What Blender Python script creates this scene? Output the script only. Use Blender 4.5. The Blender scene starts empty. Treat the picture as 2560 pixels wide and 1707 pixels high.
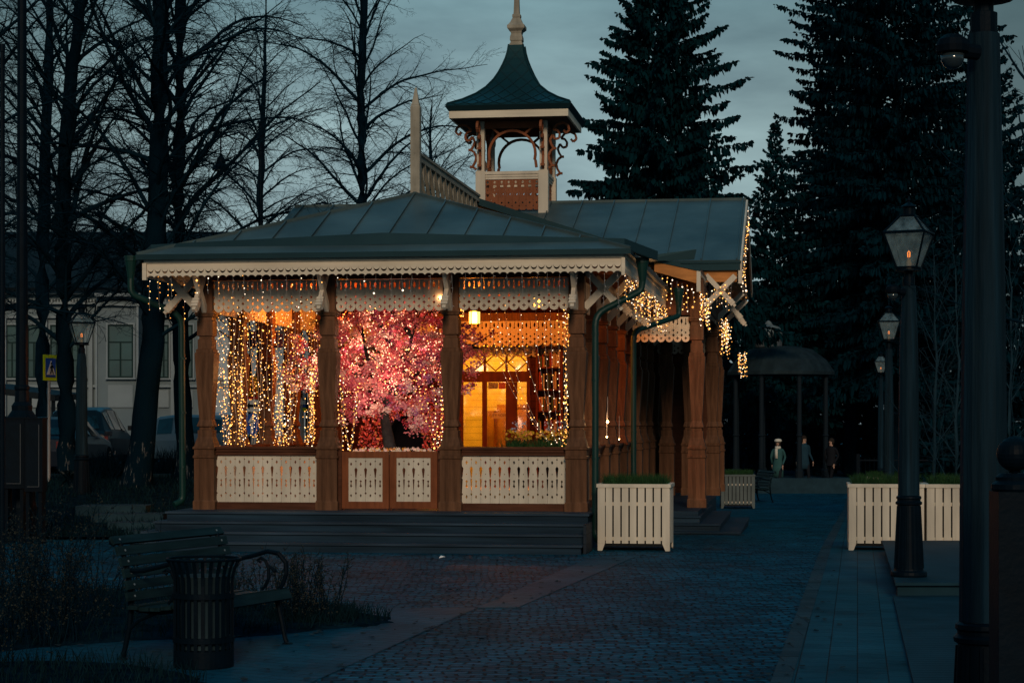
import bpy, bmesh, math, random
from math import sin, cos, pi, radians, sqrt, atan2
from mathutils import Vector, Matrix, geometry
random.seed(11)
scene = bpy.context.scene
COL = scene.collection

# ------------------------------------------------------------------ camera
F = 5000.0          # focal length in px of the 2560 px wide photograph
EYE = 1.75
HZ = 1059.0         # horizon row
cam_d = bpy.data.cameras.new('camera')
cam = bpy.data.objects.new('camera', cam_d)
COL.objects.link(cam)
cam.location = (0, 0, EYE)
cam.rotation_euler = (pi/2, 0, 0)
cam_d.sensor_width = 36.0
cam_d.lens = 36.0*F/2560.0
cam_d.shift_y = (HZ-853.5)/2560.0
cam_d.clip_start = 0.1
cam_d.clip_end = 3000
scene.camera = cam

# ------------------------------------------------------------------ world
SUN_EL, SUN_AZ = 23.0, 177.0     # azimuth clockwise from +Y; the light comes from behind the camera
world = bpy.data.worlds.new('World')
scene.world = world
world.use_nodes = True
wn, wl = world.node_tree.nodes, world.node_tree.links
wn.clear()
def N(nodes, t):
    return nodes.new(t)
w_out = N(wn, 'ShaderNodeOutputWorld')
w_bg = N(wn, 'ShaderNodeBackground')
sky = N(wn, 'ShaderNodeTexSky')
sky.sky_type = 'NISHITA'; sky.sun_disc = False
sky.sun_elevation = radians(SUN_EL); sky.sun_rotation = radians(SUN_AZ)
sky.air_density = 1.6; sky.dust_density = 0.6; sky.ozone_density = 3.0
tc = N(wn, 'ShaderNodeTexCoord')
sep = N(wn, 'ShaderNodeSeparateXYZ')
wl.new(tc.outputs['Generated'], sep.inputs[0])
# dusk gradient with elevation
ramp = N(wn, 'ShaderNodeValToRGB')
e = ramp.color_ramp.elements
e[0].position = 0.0; e[0].color = (0.130, 0.185, 0.215, 1)
e[1].position = 1.0; e[1].color = (0.020, 0.210, 0.330, 1)
for p, c in ((0.06, (0.170, 0.235, 0.260)), (0.14, (0.175, 0.250, 0.265)), (0.205, (0.105, 0.175, 0.195)), (0.42, (0.020, 0.165, 0.280))):
    q = e.new(p); q.color = c + (1,)
wl.new(sep.outputs['Z'], ramp.inputs[0])
# long thin clouds: noise on a stretched direction
mp = N(wn, 'ShaderNodeMapping'); mp.inputs['Scale'].default_value = (7, 7, 26)
mp.inputs['Rotation'].default_value = (0, radians(14), 0)
wl.new(tc.outputs['Generated'], mp.inputs[0])
nz = N(wn, 'ShaderNodeTexNoise'); nz.inputs['Scale'].default_value = 1.0
nz.inputs['Detail'].default_value = 6; nz.inputs['Roughness'].default_value = 0.52
wl.new(mp.outputs[0], nz.inputs[0])
cr = N(wn, 'ShaderNodeValToRGB')
cr.color_ramp.elements[0].position = 0.36; cr.color_ramp.elements[0].color = (0.98, 0.97, 1.02, 1)
cr.color_ramp.elements[1].position = 0.66; cr.color_ramp.elements[1].color = (1.90, 1.86, 1.82, 1)
wl.new(nz.outputs[0], cr.inputs[0])
mul = N(wn, 'ShaderNodeMix'); mul.data_type = 'RGBA'; mul.blend_type = 'MULTIPLY'; mul.inputs[0].default_value = 1
wl.new(ramp.outputs[0], mul.inputs[6]); wl.new(cr.outputs[0], mul.inputs[7])
# the brightest part of the sky lies straight ahead and falls off to both sides
az = N(wn, 'ShaderNodeMath'); az.operation = 'MULTIPLY_ADD'; az.inputs[1].default_value = 1.0; az.inputs[2].default_value = 0.015
wl.new(sep.outputs['X'], az.inputs[0])
sq = N(wn, 'ShaderNodeMath'); sq.operation = 'MULTIPLY'
wl.new(az.outputs[0], sq.inputs[0]); wl.new(az.outputs[0], sq.inputs[1])
fr = N(wn, 'ShaderNodeMapRange'); fr.inputs['From Min'].default_value = 0; fr.inputs['From Max'].default_value = 0.062
fr.inputs['To Min'].default_value = 1.10; fr.inputs['To Max'].default_value = 0.40
wl.new(sq.outputs[0], fr.inputs[0])
mul2 = N(wn, 'ShaderNodeMix'); mul2.data_type = 'RGBA'; mul2.blend_type = 'MULTIPLY'; mul2.inputs[0].default_value = 1
wl.new(mul.outputs[2], mul2.inputs[6]); wl.new(fr.outputs[0], mul2.inputs[7])
# a share of physical sky
sk = N(wn, 'ShaderNodeMix'); sk.data_type = 'RGBA'; sk.blend_type = 'MULTIPLY'; sk.inputs[0].default_value = 1
sk.inputs[7].default_value = (0.0026, 0.0042, 0.0042, 1)
wl.new(sky.outputs[0], sk.inputs[6])
add = N(wn, 'ShaderNodeMix'); add.data_type = 'RGBA'; add.blend_type = 'ADD'; add.inputs[0].default_value = 1
wl.new(mul2.outputs[2], add.inputs[6]); wl.new(sk.outputs[2], add.inputs[7])
wl.new(add.outputs[2], w_bg.inputs[0]); w_bg.inputs[1].default_value = 1.0
wl.new(w_bg.outputs[0], w_out.inputs[0])

# ------------------------------------------------------------------ sun
sd = bpy.data.lights.new('sun', 'SUN')
sd.energy = 1.5; sd.angle = radians(14); sd.color = (1.0, 0.77, 0.54)
sun = bpy.data.objects.new('sun', sd); COL.objects.link(sun)
sdir = Vector((sin(radians(SUN_AZ))*cos(radians(SUN_EL)), cos(radians(SUN_AZ))*cos(radians(SUN_EL)), sin(radians(SUN_EL))))
sun.rotation_euler = sdir.to_track_quat('Z', 'Y').to_euler()
sun.location = (0, -20, 30)

vs = scene.view_settings
vs.view_transform = 'Standard'; vs.look = 'None'; vs.exposure = 0.0; vs.gamma = 1.0
try:
    scene.cycles.use_denoising = True
    scene.cycles.max_bounces = 6; scene.cycles.diffuse_bounces = 3; scene.cycles.glossy_bounces = 2
    scene.cycles.transmission_bounces = 4; scene.cycles.transparent_max_bounces = 8
    scene.cycles.sample_clamp_indirect = 3.0
    scene.cycles.caustics_reflective = False; scene.cycles.caustics_refractive = False
except Exception:
    pass

# ------------------------------------------------------------------ frames of reference
TH = radians(8.25); CT, ST = cos(TH), sin(TH)
OX, OY = 0.927, 28.45      # front right column of the pavilion
FL = 0.505                # its floor level
def W(px, py, Y):                      # a pixel of the photograph at distance Y
    return Vector(((px-1280)/F*Y, Y, EYE-(py-HZ)/F*Y))
def L2W(u, v, z=0.0):                  # pavilion frame to world
    return Vector((OX+u*CT+v*ST, OY-u*ST+v*CT, z))
def W2L(x, y):
    dx, dy = x-OX, y-OY
    return dx*CT-dy*ST, dx*ST+dy*CT
def PL(px, py, v):                     # pixel on the plane v = const, in the pavilion frame
    r = (px-1280)/F
    u = (r*(OY+v*CT)-OX-v*ST)/(CT+r*ST)
    Y = OY-u*ST+v*CT
    return u, v, EYE-(py-HZ)/F*Y
def ss(t):
    t = max(0.0, min(1.0, t)); return t*t*(3-2*t)
def gz(x, y):
    u, v = W2L(x, y)
    wr = ss((u+2.6)/1.6)
    return wr*(-0.55*max(0.0, min(1.0, (y-28)/26.0))) + 0.5*ss((y-30.5)/6.5)*ss((-5.9-u)/0.9)

# ------------------------------------------------------------------ materials
MATS = {}
def mat(name, col, rough=0.7, metal=0.0, var=0.15, vscale=3.0, bump=0.0, bscale=20.0, stretch=(1, 1, 1), spec=0.06,
        emit=None, estr=0.0, grain=0.0, gscale=(1, 1, 1), hue=None):
    if name in MATS: return MATS[name]
    m = bpy.data.materials.new(name); m.use_nodes = True
    n, l = m.node_tree.nodes, m.node_tree.links
    b = n['Principled BSDF']
    b.inputs['Roughness'].default_value = rough; b.inputs['Metallic'].default_value = metal
    b.inputs['Specular IOR Level'].default_value = spec
    tcn = n.new('ShaderNodeTexCoord')
    last = None
    if var > 0:
        t = n.new('ShaderNodeTexNoise'); t.inputs['Scale'].default_value = vscale; t.inputs['Detail'].default_value = 5
        mpn = n.new('ShaderNodeMapping'); mpn.inputs['Scale'].default_value = stretch
        l.new(tcn.outputs['Object'], mpn.inputs[0]); l.new(mpn.outputs[0], t.inputs[0])
        r = n.new('ShaderNodeValToRGB')
        r.color_ramp.elements[0].position = 0.3; r.color_ramp.elements[1].position = 0.7
        c2 = hue or col
        r.color_ramp.elements[0].color = tuple(max(0, c*(1-var)) for c in col)+(1,)
        r.color_ramp.elements[1].color = tuple(min(1, c*(1+var)) for c in c2)+(1,)
        l.new(t.outputs[0], r.inputs[0]); last = r.outputs[0]
        if grain > 0:
            t2 = n.new('ShaderNodeTexNoise'); t2.inputs['Scale'].default_value = 1.0; t2.inputs['Detail'].default_value = 4
            m2 = n.new('ShaderNodeMapping'); m2.inputs['Scale'].default_value = gscale
            l.new(tcn.outputs['Object'], m2.inputs[0]); l.new(m2.outputs[0], t2.inputs[0])
            mr = n.new('ShaderNodeMapRange'); mr.inputs['From Min'].default_value = 0.3; mr.inputs['From Max'].default_value = 0.7
            mr.inputs['To Min'].default_value = 1-grain; mr.inputs['To Max'].default_value = 1+grain*0.5
            l.new(t2.outputs[0], mr.inputs[0])
            mx = n.new('ShaderNodeMix'); mx.data_type = 'RGBA'; mx.blend_type = 'MULTIPLY'; mx.inputs[0].default_value = 1
            l.new(last, mx.inputs[6]); l.new(mr.outputs[0], mx.inputs[7]); last = mx.outputs[2]
        l.new(last, b.inputs['Base Color'])
    else:
        b.inputs['Base Color'].default_value = tuple(col)+(1,)
    if bump > 0:
        t3 = n.new('ShaderNodeTexNoise'); t3.inputs['Scale'].default_value = bscale; t3.inputs['Detail'].default_value = 6
        m3 = n.new('ShaderNodeMapping'); m3.inputs['Scale'].default_value = stretch
        l.new(tcn.outputs['Object'], m3.inputs[0]); l.new(m3.outputs[0], t3.inputs[0])
        bn = n.new('ShaderNodeBump'); bn.inputs['Strength'].default_value = bump; bn.inputs['Distance'].default_value = 0.02
        l.new(t3.outputs[0], bn.inputs['Height']); l.new(bn.outputs[0], b.inputs['Normal'])
    if emit:
        b.inputs['Emission Color'].default_value = tuple(emit)+(1,); b.inputs['Emission Strength'].default_value = estr
        try: m.cycles.emission_sampling = 'NONE'
        except Exception: pass
    MATS[name] = m
    return m

CREAM = mat('cream_paint', (0.60, 0.525, 0.425), 0.6, var=0.17, vscale=1.6, grain=0.13, gscale=(9, 9, 1.1), bump=0.12, bscale=30, stretch=(1, 1, .3))
CREAM_H = mat('cream_paint_boards', (0.66, 0.575, 0.455), 0.6, var=0.10, vscale=1.3, grain=0.12, gscale=(0.8, 9, 16), bump=0.1, bscale=30)
WOOD = mat('brown_stained_wood', (0.130, 0.060, 0.032), 0.5, var=0.28, vscale=2.0, stretch=(2, 2, .5), grain=0.38, gscale=(22, 22, 1.3), bump=0.35, bscale=24)
WOOD_D = mat('dark_brown_wood', (0.085, 0.032, 0.018), 0.55, var=0.25, vscale=2.0, grain=0.3, gscale=(2, 20, 20), bump=0.15, bscale=24)
WOOD_O = mat('orange_pine_wood', (0.50, 0.20, 0.06), 0.55, var=0.2, vscale=2.2, grain=0.3, gscale=(2, 12, 12), bump=0.1)
STEPM = mat('dark_grey_step_wood', (0.013, 0.030, 0.050), 0.55, var=0.25, vscale=2.0, stretch=(.25, 2, 2), grain=0.45, gscale=(.7, 14, 14), bump=0.15, bscale=10)
TREADM = mat('paler_step_tread', (0.028, 0.048, 0.072), 0.55, var=0.3, vscale=2.0, stretch=(.25, 2, 2), grain=0.5, gscale=(.9, 12, 12))  # treads in a paler tone than the risers
ROOF = mat('green_sheet_metal', (0.056, 0.084, 0.088), 0.5, metal=0.1, var=0.28, vscale=0.9, grain=.18, gscale=(1.6, 1.6, 1.6), bump=0.5, bscale=2.6, spec=0.15)
ROOF_D = mat('dark_green_sheet_metal', (0.014, 0.036, 0.044), 0.45, metal=0.3, var=0.12, vscale=1.5, bump=0.15, bscale=3)
ROOF_T = mat('tower_green_sheet_metal', (0.008, 0.034, 0.042), 0.45, metal=0.3, var=0.12, vscale=1.5, bump=0.1, bscale=4)
PIPE = mat('green_painted_pipe', (0.003, 0.028, 0.024), 0.42, var=0.1, vscale=4, spec=0.3)
IRON = mat('black_painted_iron', (0.0008, 0.005, 0.010), 0.5, var=0.2, vscale=8, bump=0.1, bscale=40)
POSTW = mat('dark_weathered_post_wood', (0.006, 0.020, 0.032), 0.7, var=0.35, vscale=3, stretch=(3, 3, .25), grain=0.5, gscale=(26, 26, .9), bump=0.5, bscale=14)
BARK = mat('grey_brown_bark', (0.002, 0.010, 0.018), 0.95, var=0.35, vscale=6, stretch=(3, 3, .6), bump=0.9, bscale=9, spec=0.0)
TWIG = mat('dark_twigs', (0.003, 0.014, 0.024), 0.95, var=0, spec=0.0)
TWIG_G = mat('grey_sapling_bark', (0.014, 0.036, 0.052), 0.9, var=0, spec=0.0)
NEEDLE = mat('spruce_needles', (0.002, 0.018, 0.024), 0.9, var=0.4, vscale=1.2, spec=0.0)
NEEDLE2 = mat('old_spruce_needles', (0.0014, 0.014, 0.022), 0.9, var=0.4, vscale=1.5, spec=0.0)
GRASS_D = mat('dull_grass', (0.004, 0.015, 0.020), 0.95, var=0.4, vscale=3, spec=0.0)
GRASS_G = mat('green_tufted_grass', (0.006, 0.040, 0.012), 0.8, var=0.4, vscale=6, spec=0.2, hue=(0.018, 0.055, 0.014))
SOIL = mat('dark_soil', (0.003, 0.012, 0.019), 0.95, var=0.5, vscale=5, bump=0.9, bscale=14, spec=0.0)
PLASTER = mat('pale_grey_plaster', (0.145, 0.185, 0.205), 0.85, var=0.12, vscale=0.6, bump=0.1, bscale=6)
PLASTER2 = mat('pale_trim_plaster', (0.22, 0.26, 0.28), 0.85, var=0.10, vscale=1.0)
GLASS_D = mat('dark_green_window_glass', (0.004, 0.045, 0.048), 0.3, var=0.35, vscale=0.9, spec=0.8)
FRAME_D = mat('dark_green_window_frame', (0.012, 0.030, 0.030), 0.5, var=0.1)
TILE = mat('dark_roof_sheet', (0.008, 0.013, 0.017), 0.6, var=0.2, vscale=2, bump=0.2, bscale=8)
WHITE = mat('white_paint', (0.75, 0.75, 0.74), 0.5, var=0.04)
BLACK = mat('black_plastic', (0.001, 0.004, 0.008), 0.6, var=0)
CONC = mat('pale_kerb_stone', (0.016, 0.038, 0.052), 0.85, var=0.2, vscale=4, bump=0.3, bscale=20)
WIREM = mat('clear_white_cable', (0.45, 0.42, 0.40), 0.4, var=0)
CREAM_DIM = mat('dimmed_cream_paint', (0.30, 0.27, 0.215), 0.7, var=0.2, vscale=3, grain=.25, gscale=(9, 9, 1.2), bump=.1, bscale=30)  # cream darkened for spire, finial and cresting; weaker light is painted in
BULB_W = mat('warm_bulb', (1, .6, .2), 0.4, var=0, emit=(1.0, 0.42, 0.085), estr=4.6)
BULB_D = mat('dim_warm_bulb', (1, .6, .2), 0.4, var=0, emit=(1.0, 0.36, 0.06), estr=1.5)
BULB_C = mat('white_bulb', (1, .9, .8), 0.4, var=0, emit=(1.0, 0.74, 0.50), estr=3.6)
BULB_P = mat('pink_lit_bulb', (1, .5, .4), 0.4, var=0, emit=(1.0, 0.46, 0.26), estr=3.8)
BULB_OFF = mat('unlit_bulb', (0.7, 0.68, 0.66), 0.3, var=0)

def clear_glass(name, tint=(0.8, 0.9, 0.9), mixf=0.16, rough=0.05):
    m = bpy.data.materials.new(name); m.use_nodes = True
    n, l = m.node_tree.nodes, m.node_tree.links; n.clear()
    o = n.new('ShaderNodeOutputMaterial'); a = n.new('ShaderNodeBsdfTransparent'); g = n.new('ShaderNodeBsdfGlossy')
    a.inputs[0].default_value = tint+(1,); g.inputs['Roughness'].default_value = rough
    x = n.new('ShaderNodeMixShader'); x.inputs[0].default_value = mixf
    l.new(a.outputs[0], x.inputs[1]); l.new(g.outputs[0], x.inputs[2]); l.new(x.outputs[0], o.inputs[0])
    return m
GLASS = clear_glass('clear_pane')
def lantern_glass():
    m = bpy.data.materials.new('dusty_lantern_glass'); m.use_nodes = True
    n, l = m.node_tree.nodes, m.node_tree.links
    b = n['Principled BSDF']; b.inputs['Base Color'].default_value = (0.20, 0.30, 0.34, 1); b.inputs['Roughness'].default_value = 0.25
    t = n.new('ShaderNodeTexNoise'); t.inputs['Scale'].default_value = 14; t.inputs['Detail'].default_value = 6
    tcn = n.new('ShaderNodeTexCoord'); mpn = n.new('ShaderNodeMapping'); mpn.inputs['Scale'].default_value = (1, 1, .4)
    l.new(tcn.outputs['Object'], mpn.inputs[0]); l.new(mpn.outputs[0], t.inputs[0])
    r = n.new('ShaderNodeMapRange'); r.inputs['From Min'].default_value = 0.3; r.inputs['From Max'].default_value = 0.75
    r.inputs['To Min'].default_value = 0.12; r.inputs['To Max'].default_value = 0.5
    l.new(t.outputs[0], r.inputs[0]); l.new(r.outputs[0], b.inputs['Alpha'])
    return m
LGLASS = lantern_glass()

def planks(name, col, width=0.14, axis='Z', rough=0.6, dark=0.35, var=0.2, bstr=0.6):
    """painted or stained boards: joints every `width` metres along an object axis"""
    m = mat(name, col, rough, var=var, vscale=1.6, grain=0.2, gscale=(3, 3, 3))
    n, l = m.node_tree.nodes, m.node_tree.links; b = n['Principled BSDF']
    tcn = n.new('ShaderNodeTexCoord'); s = n.new('ShaderNodeSeparateXYZ'); l.new(tcn.outputs['Object'], s.inputs[0])
    d = n.new('ShaderNodeMath'); d.operation = 'DIVIDE'; d.inputs[1].default_value = width; l.new(s.outputs[axis], d.inputs[0])
    f = n.new('ShaderNodeMath'); f.operation = 'FRACT'; l.new(d.outputs[0], f.inputs[0])
    r = n.new('ShaderNodeValToRGB'); el = r.color_ramp.elements
    el[0].position = 0.0; el[0].color = (dark, dark, dark, 1); el[1].position = 0.08; el[1].color = (1, 1, 1, 1)
    q = el.new(0.94); q.color = (1, 1, 1, 1); q = el.new(1.0); q.color = (dark, dark, dark, 1)
    l.new(f.outputs[0], r.inputs[0])
    src = b.inputs['Base Color'].links[0].from_socket
    mx = n.new('ShaderNodeMix'); mx.data_type = 'RGBA'; mx.blend_type = 'MULTIPLY'; mx.inputs[0].default_value = 1
    l.new(src, mx.inputs[6]); l.new(r.outputs[0], mx.inputs[7]); l.new(mx.outputs[2], b.inputs['Base Color'])
    bn = n.new('ShaderNodeBump'); bn.inputs['Strength'].default_value = bstr; bn.inputs['Distance'].default_value = 0.01
    l.new(r.outputs[0], bn.inputs['Height']); l.new(bn.outputs[0], b.inputs['Normal'])
    return m
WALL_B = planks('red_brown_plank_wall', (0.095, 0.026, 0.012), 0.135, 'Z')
CEIL = planks('orange_plank_ceiling', (0.24, 0.075, 0.025), 0.12, 'X')
ROOMW = planks('pale_pine_room_boards', (0.72, 0.50, 0.26), 0.13, 'Z', dark=0.5)
DECKM = planks('dark_deck_boards', (0.008, 0.032, 0.048), 0.13, 'Y', dark=0.3)
PLINTH = planks('dark_plinth_boards', (0.018, 0.025, 0.035), 0.13, 'Z', dark=0.5)

# ------------------------------------------------------------------ mesh helpers
class MB:
    def __init__(s): s.v = []; s.f = []; s.m = []; s.mi = 0
    def add(s, vs_, fs_):
        o = len(s.v); s.v.extend([tuple(p) for p in vs_])
        for f in fs_: s.f.append(tuple(i+o for i in f)); s.m.append(s.mi)
    def box(s, x0, x1, y0, y1, z0, z1):
        s.add([(x0,y0,z0),(x1,y0,z0),(x1,y1,z0),(x0,y1,z0),(x0,y0,z1),(x1,y0,z1),(x1,y1,z1),(x0,y1,z1)],
              [(0,3,2,1),(4,5,6,7),(0,1,5,4),(1,2,6,5),(2,3,7,6),(3,0,4,7)])
    def hexa(s, a, b):      # two quads, bottom a and top b
        s.add(list(a)+list(b), [(0,3,2,1),(4,5,6,7),(0,1,5,4),(1,2,6,5),(2,3,7,6),(3,0,4,7)])
    def slab(s, pts, t):    # polygon with thickness below it
        pts = [Vector(p) for p in pts]; n = len(pts)
        nr = Vector((0,0,0))
        for i in range(n):
            a, b = pts[i], pts[(i+1) % n]; nr += a.cross(b)
        nr.normalize()
        lo = [p-nr*t for p in pts]
        s.add(pts+lo, [tuple(range(n)), tuple(range(2*n-1, n-1, -1))] + [(i, i+n, (i+1) % n+n, (i+1) % n) for i in range(n)])
    def beam(s, p, q, w, h, up=(0,0,1)):
        p, q = Vector(p), Vector(q); d = (q-p).normalized(); up = Vector(up)
        sx = d.cross(up)
        if sx.length < 1e-4: sx = d.cross(Vector((1,0,0)))
        sx.normalize(); uz = sx.cross(d).normalized()
        a = [p+sx*i*w/2+uz*j*h/2 for i, j in ((-1,-1),(1,-1),(1,1),(-1,1))]
        b = [q+sx*i*w/2+uz*j*h/2 for i, j in ((-1,-1),(1,-1),(1,1),(-1,1))]
        s.hexa(a, b)
    def tube(s, pts, rad, n=8, cap=True):
        pts = [Vector(p) for p in pts]; k = len(pts)
        if not hasattr(rad, '__len__'): rad = [rad]*k
        ref = None; rings = []
        for i in range(k):
            d = pts[min(i+1, k-1)]-pts[max(i-1, 0)]
            if d.length < 1e-9: d = Vector((0,0,1))
            d.normalize()
            if ref is None:
                ref = Vector((1,0,0)) if abs(d.x) < 0.8 else Vector((0,1,0))
            a = d.cross(ref)
            if a.length < 1e-5: a = d.cross(Vector((0.3,0.9,0.2)))
            a.normalize(); ref = a.cross(d).normalized(); b = d.cross(a)
            r = rad[i]
            rings.append([pts[i]+a*(cos(2*pi*j/n)*r)+b*(sin(2*pi*j/n)*r) for j in range(n)])
        vs_ = [p for r in rings for p in r]; fs_ = []
        for i in range(k-1):
            for j in range(n):
                fs_.append((i*n+j, i*n+(j+1) % n, (i+1)*n+(j+1) % n, (i+1)*n+j))
        if cap and n > 2:
            fs_.append(tuple(range(n-1, -1, -1))); fs_.append(tuple((k-1)*n+j for j in range(n)))
        s.add(vs_, fs_)
    def loft(s, prof, cx=0, cy=0, n=4, rot=pi/4, sx=1, sy=1):   # prof: (half width, z); n=4 gives square sections
        k = len(prof); c = cos(pi/n) if n == 4 else 1
        vs_ = []
        for h, z in prof:
            for j in range(n):
                a = rot+2*pi*j/n; vs_.append((cx+cos(a)*h/c*sx, cy+sin(a)*h/c*sy, z))
        fs_ = [(i*n+j, i*n+(j+1) % n, (i+1)*n+(j+1) % n, (i+1)*n+j) for i in range(k-1) for j in range(n)]
        fs_ += [tuple(range(n-1, -1, -1)), tuple((k-1)*n+j for j in range(n))]
        s.add(vs_, fs_)
    def octa(s, c, r):
        x, y, z = c
        s.add([(x+r,y,z),(x-r,y,z),(x,y+r,z),(x,y-r,z),(x,y,z+r),(x,y,z-r)],
              [(0,2,4),(2,1,4),(1,3,4),(3,0,4),(2,0,5),(1,2,5),(3,1,5),(0,3,5)])
    def plate(s, outer, holes, t, fn):
        """flat board with cut-outs: outer and holes are 2-D loops; fn maps (x, z, side) to 3-D, side is 0 or 1 (front/back)"""
        loops = [outer]+list(holes)
        tris = geometry.tessellate_polygon([[Vector((p[0], p[1], 0)) for p in lp] for lp in loops])
        flat = [p for lp in loops for p in lp]; n = len(flat)
        vs_ = [fn(p[0], p[1], 0) for p in flat]+[fn(p[0], p[1], 1) for p in flat]
        fs_ = [tuple(t_) for t_ in tris]+[tuple(i+n for i in reversed(t_)) for t_ in tris]
        o = 0
        for lp in loops:
            k = len(lp)
            for i in range(k):
                a, b = o+i, o+(i+1) % k; fs_.append((a, b, b+n, a+n))
            o += k
        s.add(vs_, fs_)
    def build(s, name, mats, parent=None, loc=None, smooth=False):
        me = bpy.data.meshes.new(name)
        me.from_pydata(s.v, [], s.f)
        if not isinstance(mats, (list, tuple)): mats = [mats]
        for m_ in mats: me.materials.append(m_)
        if len(mats) > 1: me.polygons.foreach_set('material_index', s.m)
        if smooth: me.polygons.foreach_set('use_smooth', [True]*len(me.polygons))
        me.update()
        o = bpy.data.objects.new(name, me); COL.objects.link(o)
        if parent: o.parent = parent
        if loc is not None: o.location = loc
        return o
def tag(o, label=None, cat=None, group=None, kind=None):
    if label: o['label'] = label
    if cat: o['category'] = cat
    if group: o['group'] = group
    if kind: o['kind'] = kind
    return o
def empty(name, loc=(0,0,0), rz=0.0):
    o = bpy.data.objects.new(name, None); COL.objects.link(o)
    o.empty_display_size = 0.2; o.location = loc; o.rotation_euler = (0, 0, rz); return o
KIDS = {}
def copy_tree(o, parent=None):
    c = o.copy(); COL.objects.link(c)
    if parent: c.parent = parent
    for ch in list(o.children): copy_tree(ch, c)
    return c
def fix_normals(o):
    bm = bmesh.new(); bm.from_mesh(o.data); bmesh.ops.recalc_face_normals(bm, faces=bm.faces); bm.to_mesh(o.data); bm.free(); return o
def point_light(name, loc, col, watt, r=0.06, parent=None):
    d = bpy.data.lights.new(name, 'POINT'); d.energy = watt; d.color = col; d.shadow_soft_size = r
    o = bpy.data.objects.new(name, d); COL.objects.link(o); o.location = loc
    if parent: o.parent = parent
    return o

# ================================================================== ground and setting
def strip_axis(lo, hi, step):
    out = []; x = lo
    while x < hi-1e-6: out.append(x); x += step
    return out
gx = [-400, -200, -100, -60, -40, -30]+strip_axis(-24, 14, 0.5)+[14, 20, 30, 45, 70, 120, 220, 400]
gy = [-40, -10, 0, 6]+strip_axis(10, 60, 0.6)+[60, 64, 70, 80, 100, 140, 220, 400, 900]
def setts_material():
    m = bpy.data.materials.new('granite_setts'); m.use_nodes = True
    n, l = m.node_tree.nodes, m.node_tree.links; b = n['Principled BSDF']
    tcn = n.new('ShaderNodeTexCoord')
    wob = n.new('ShaderNodeTexNoise'); wob.inputs['Scale'].default_value = 1.6; wob.inputs['Detail'].default_value = 3
    l.new(tcn.outputs['Object'], wob.inputs[0])
    vm = n.new('ShaderNodeVectorMath'); vm.operation = 'MULTIPLY_ADD'; vm.inputs[1].default_value = (0.22, 0.26, 0)
    l.new(wob.outputs['Color'], vm.inputs[0]); l.new(tcn.outputs['Object'], vm.inputs[2])
    br = n.new('ShaderNodeTexBrick'); br.inputs['Scale'].default_value = 1.0
    br.inputs['Brick Width'].default_value = 0.17; br.inputs['Row Height'].default_value = 0.105
    br.inputs['Mortar Size'].default_value = 0.014; br.inputs['Mortar Smooth'].default_value = 0.6
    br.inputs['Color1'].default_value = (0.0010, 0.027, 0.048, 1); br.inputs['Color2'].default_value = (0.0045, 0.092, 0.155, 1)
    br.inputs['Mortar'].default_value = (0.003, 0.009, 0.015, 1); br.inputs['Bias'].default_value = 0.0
    l.new(vm.outputs[0], br.inputs[0])
    big = n.new('ShaderNodeTexNoise'); big.inputs['Scale'].default_value = 0.5; big.inputs['Detail'].default_value = 5
    l.new(tcn.outputs['Object'], big.inputs[0])
    mr = n.new('ShaderNodeMapRange'); mr.inputs['From Min'].default_value = 0.3; mr.inputs['From Max'].default_value = 0.7
    mr.inputs['To Min'].default_value = 0.65; mr.inputs['To Max'].default_value = 1.3
    l.new(big.outputs[0], mr.inputs[0])
    mx = n.new('ShaderNodeMix'); mx.data_type = 'RGBA'; mx.blend_type = 'MULTIPLY'; mx.inputs[0].default_value = 1
    l.new(br.outputs[0], mx.inputs[6]); l.new(mr.outputs[0], mx.inputs[7]); l.new(mx.outputs[2], b.inputs['Base Color'])
    fine = n.new('ShaderNodeTexNoise'); fine.inputs['Scale'].default_value = 11; fine.inputs['Detail'].default_value = 6
    l.new(tcn.outputs['Object'], fine.inputs[0])
    # per-stone unevenness plus joints
    h = n.new('ShaderNodeMath'); h.operation = 'MULTIPLY_ADD'; h.inputs[1].default_value = -0.9
    l.new(br.outputs['Fac'], h.inputs[0]); l.new(fine.outputs[0], h.inputs[2])
    bn = n.new('ShaderNodeBump'); bn.inputs['Strength'].default_value = 1.0; bn.inputs['Distance'].default_value = 0.035
    l.new(h.outputs[0], bn.inputs['Height']); l.new(bn.outputs[0], b.inputs['Normal'])
    b.inputs['Roughness'].default_value = 0.62; b.inputs['Specular IOR Level'].default_value = 0.03
    return m
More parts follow.
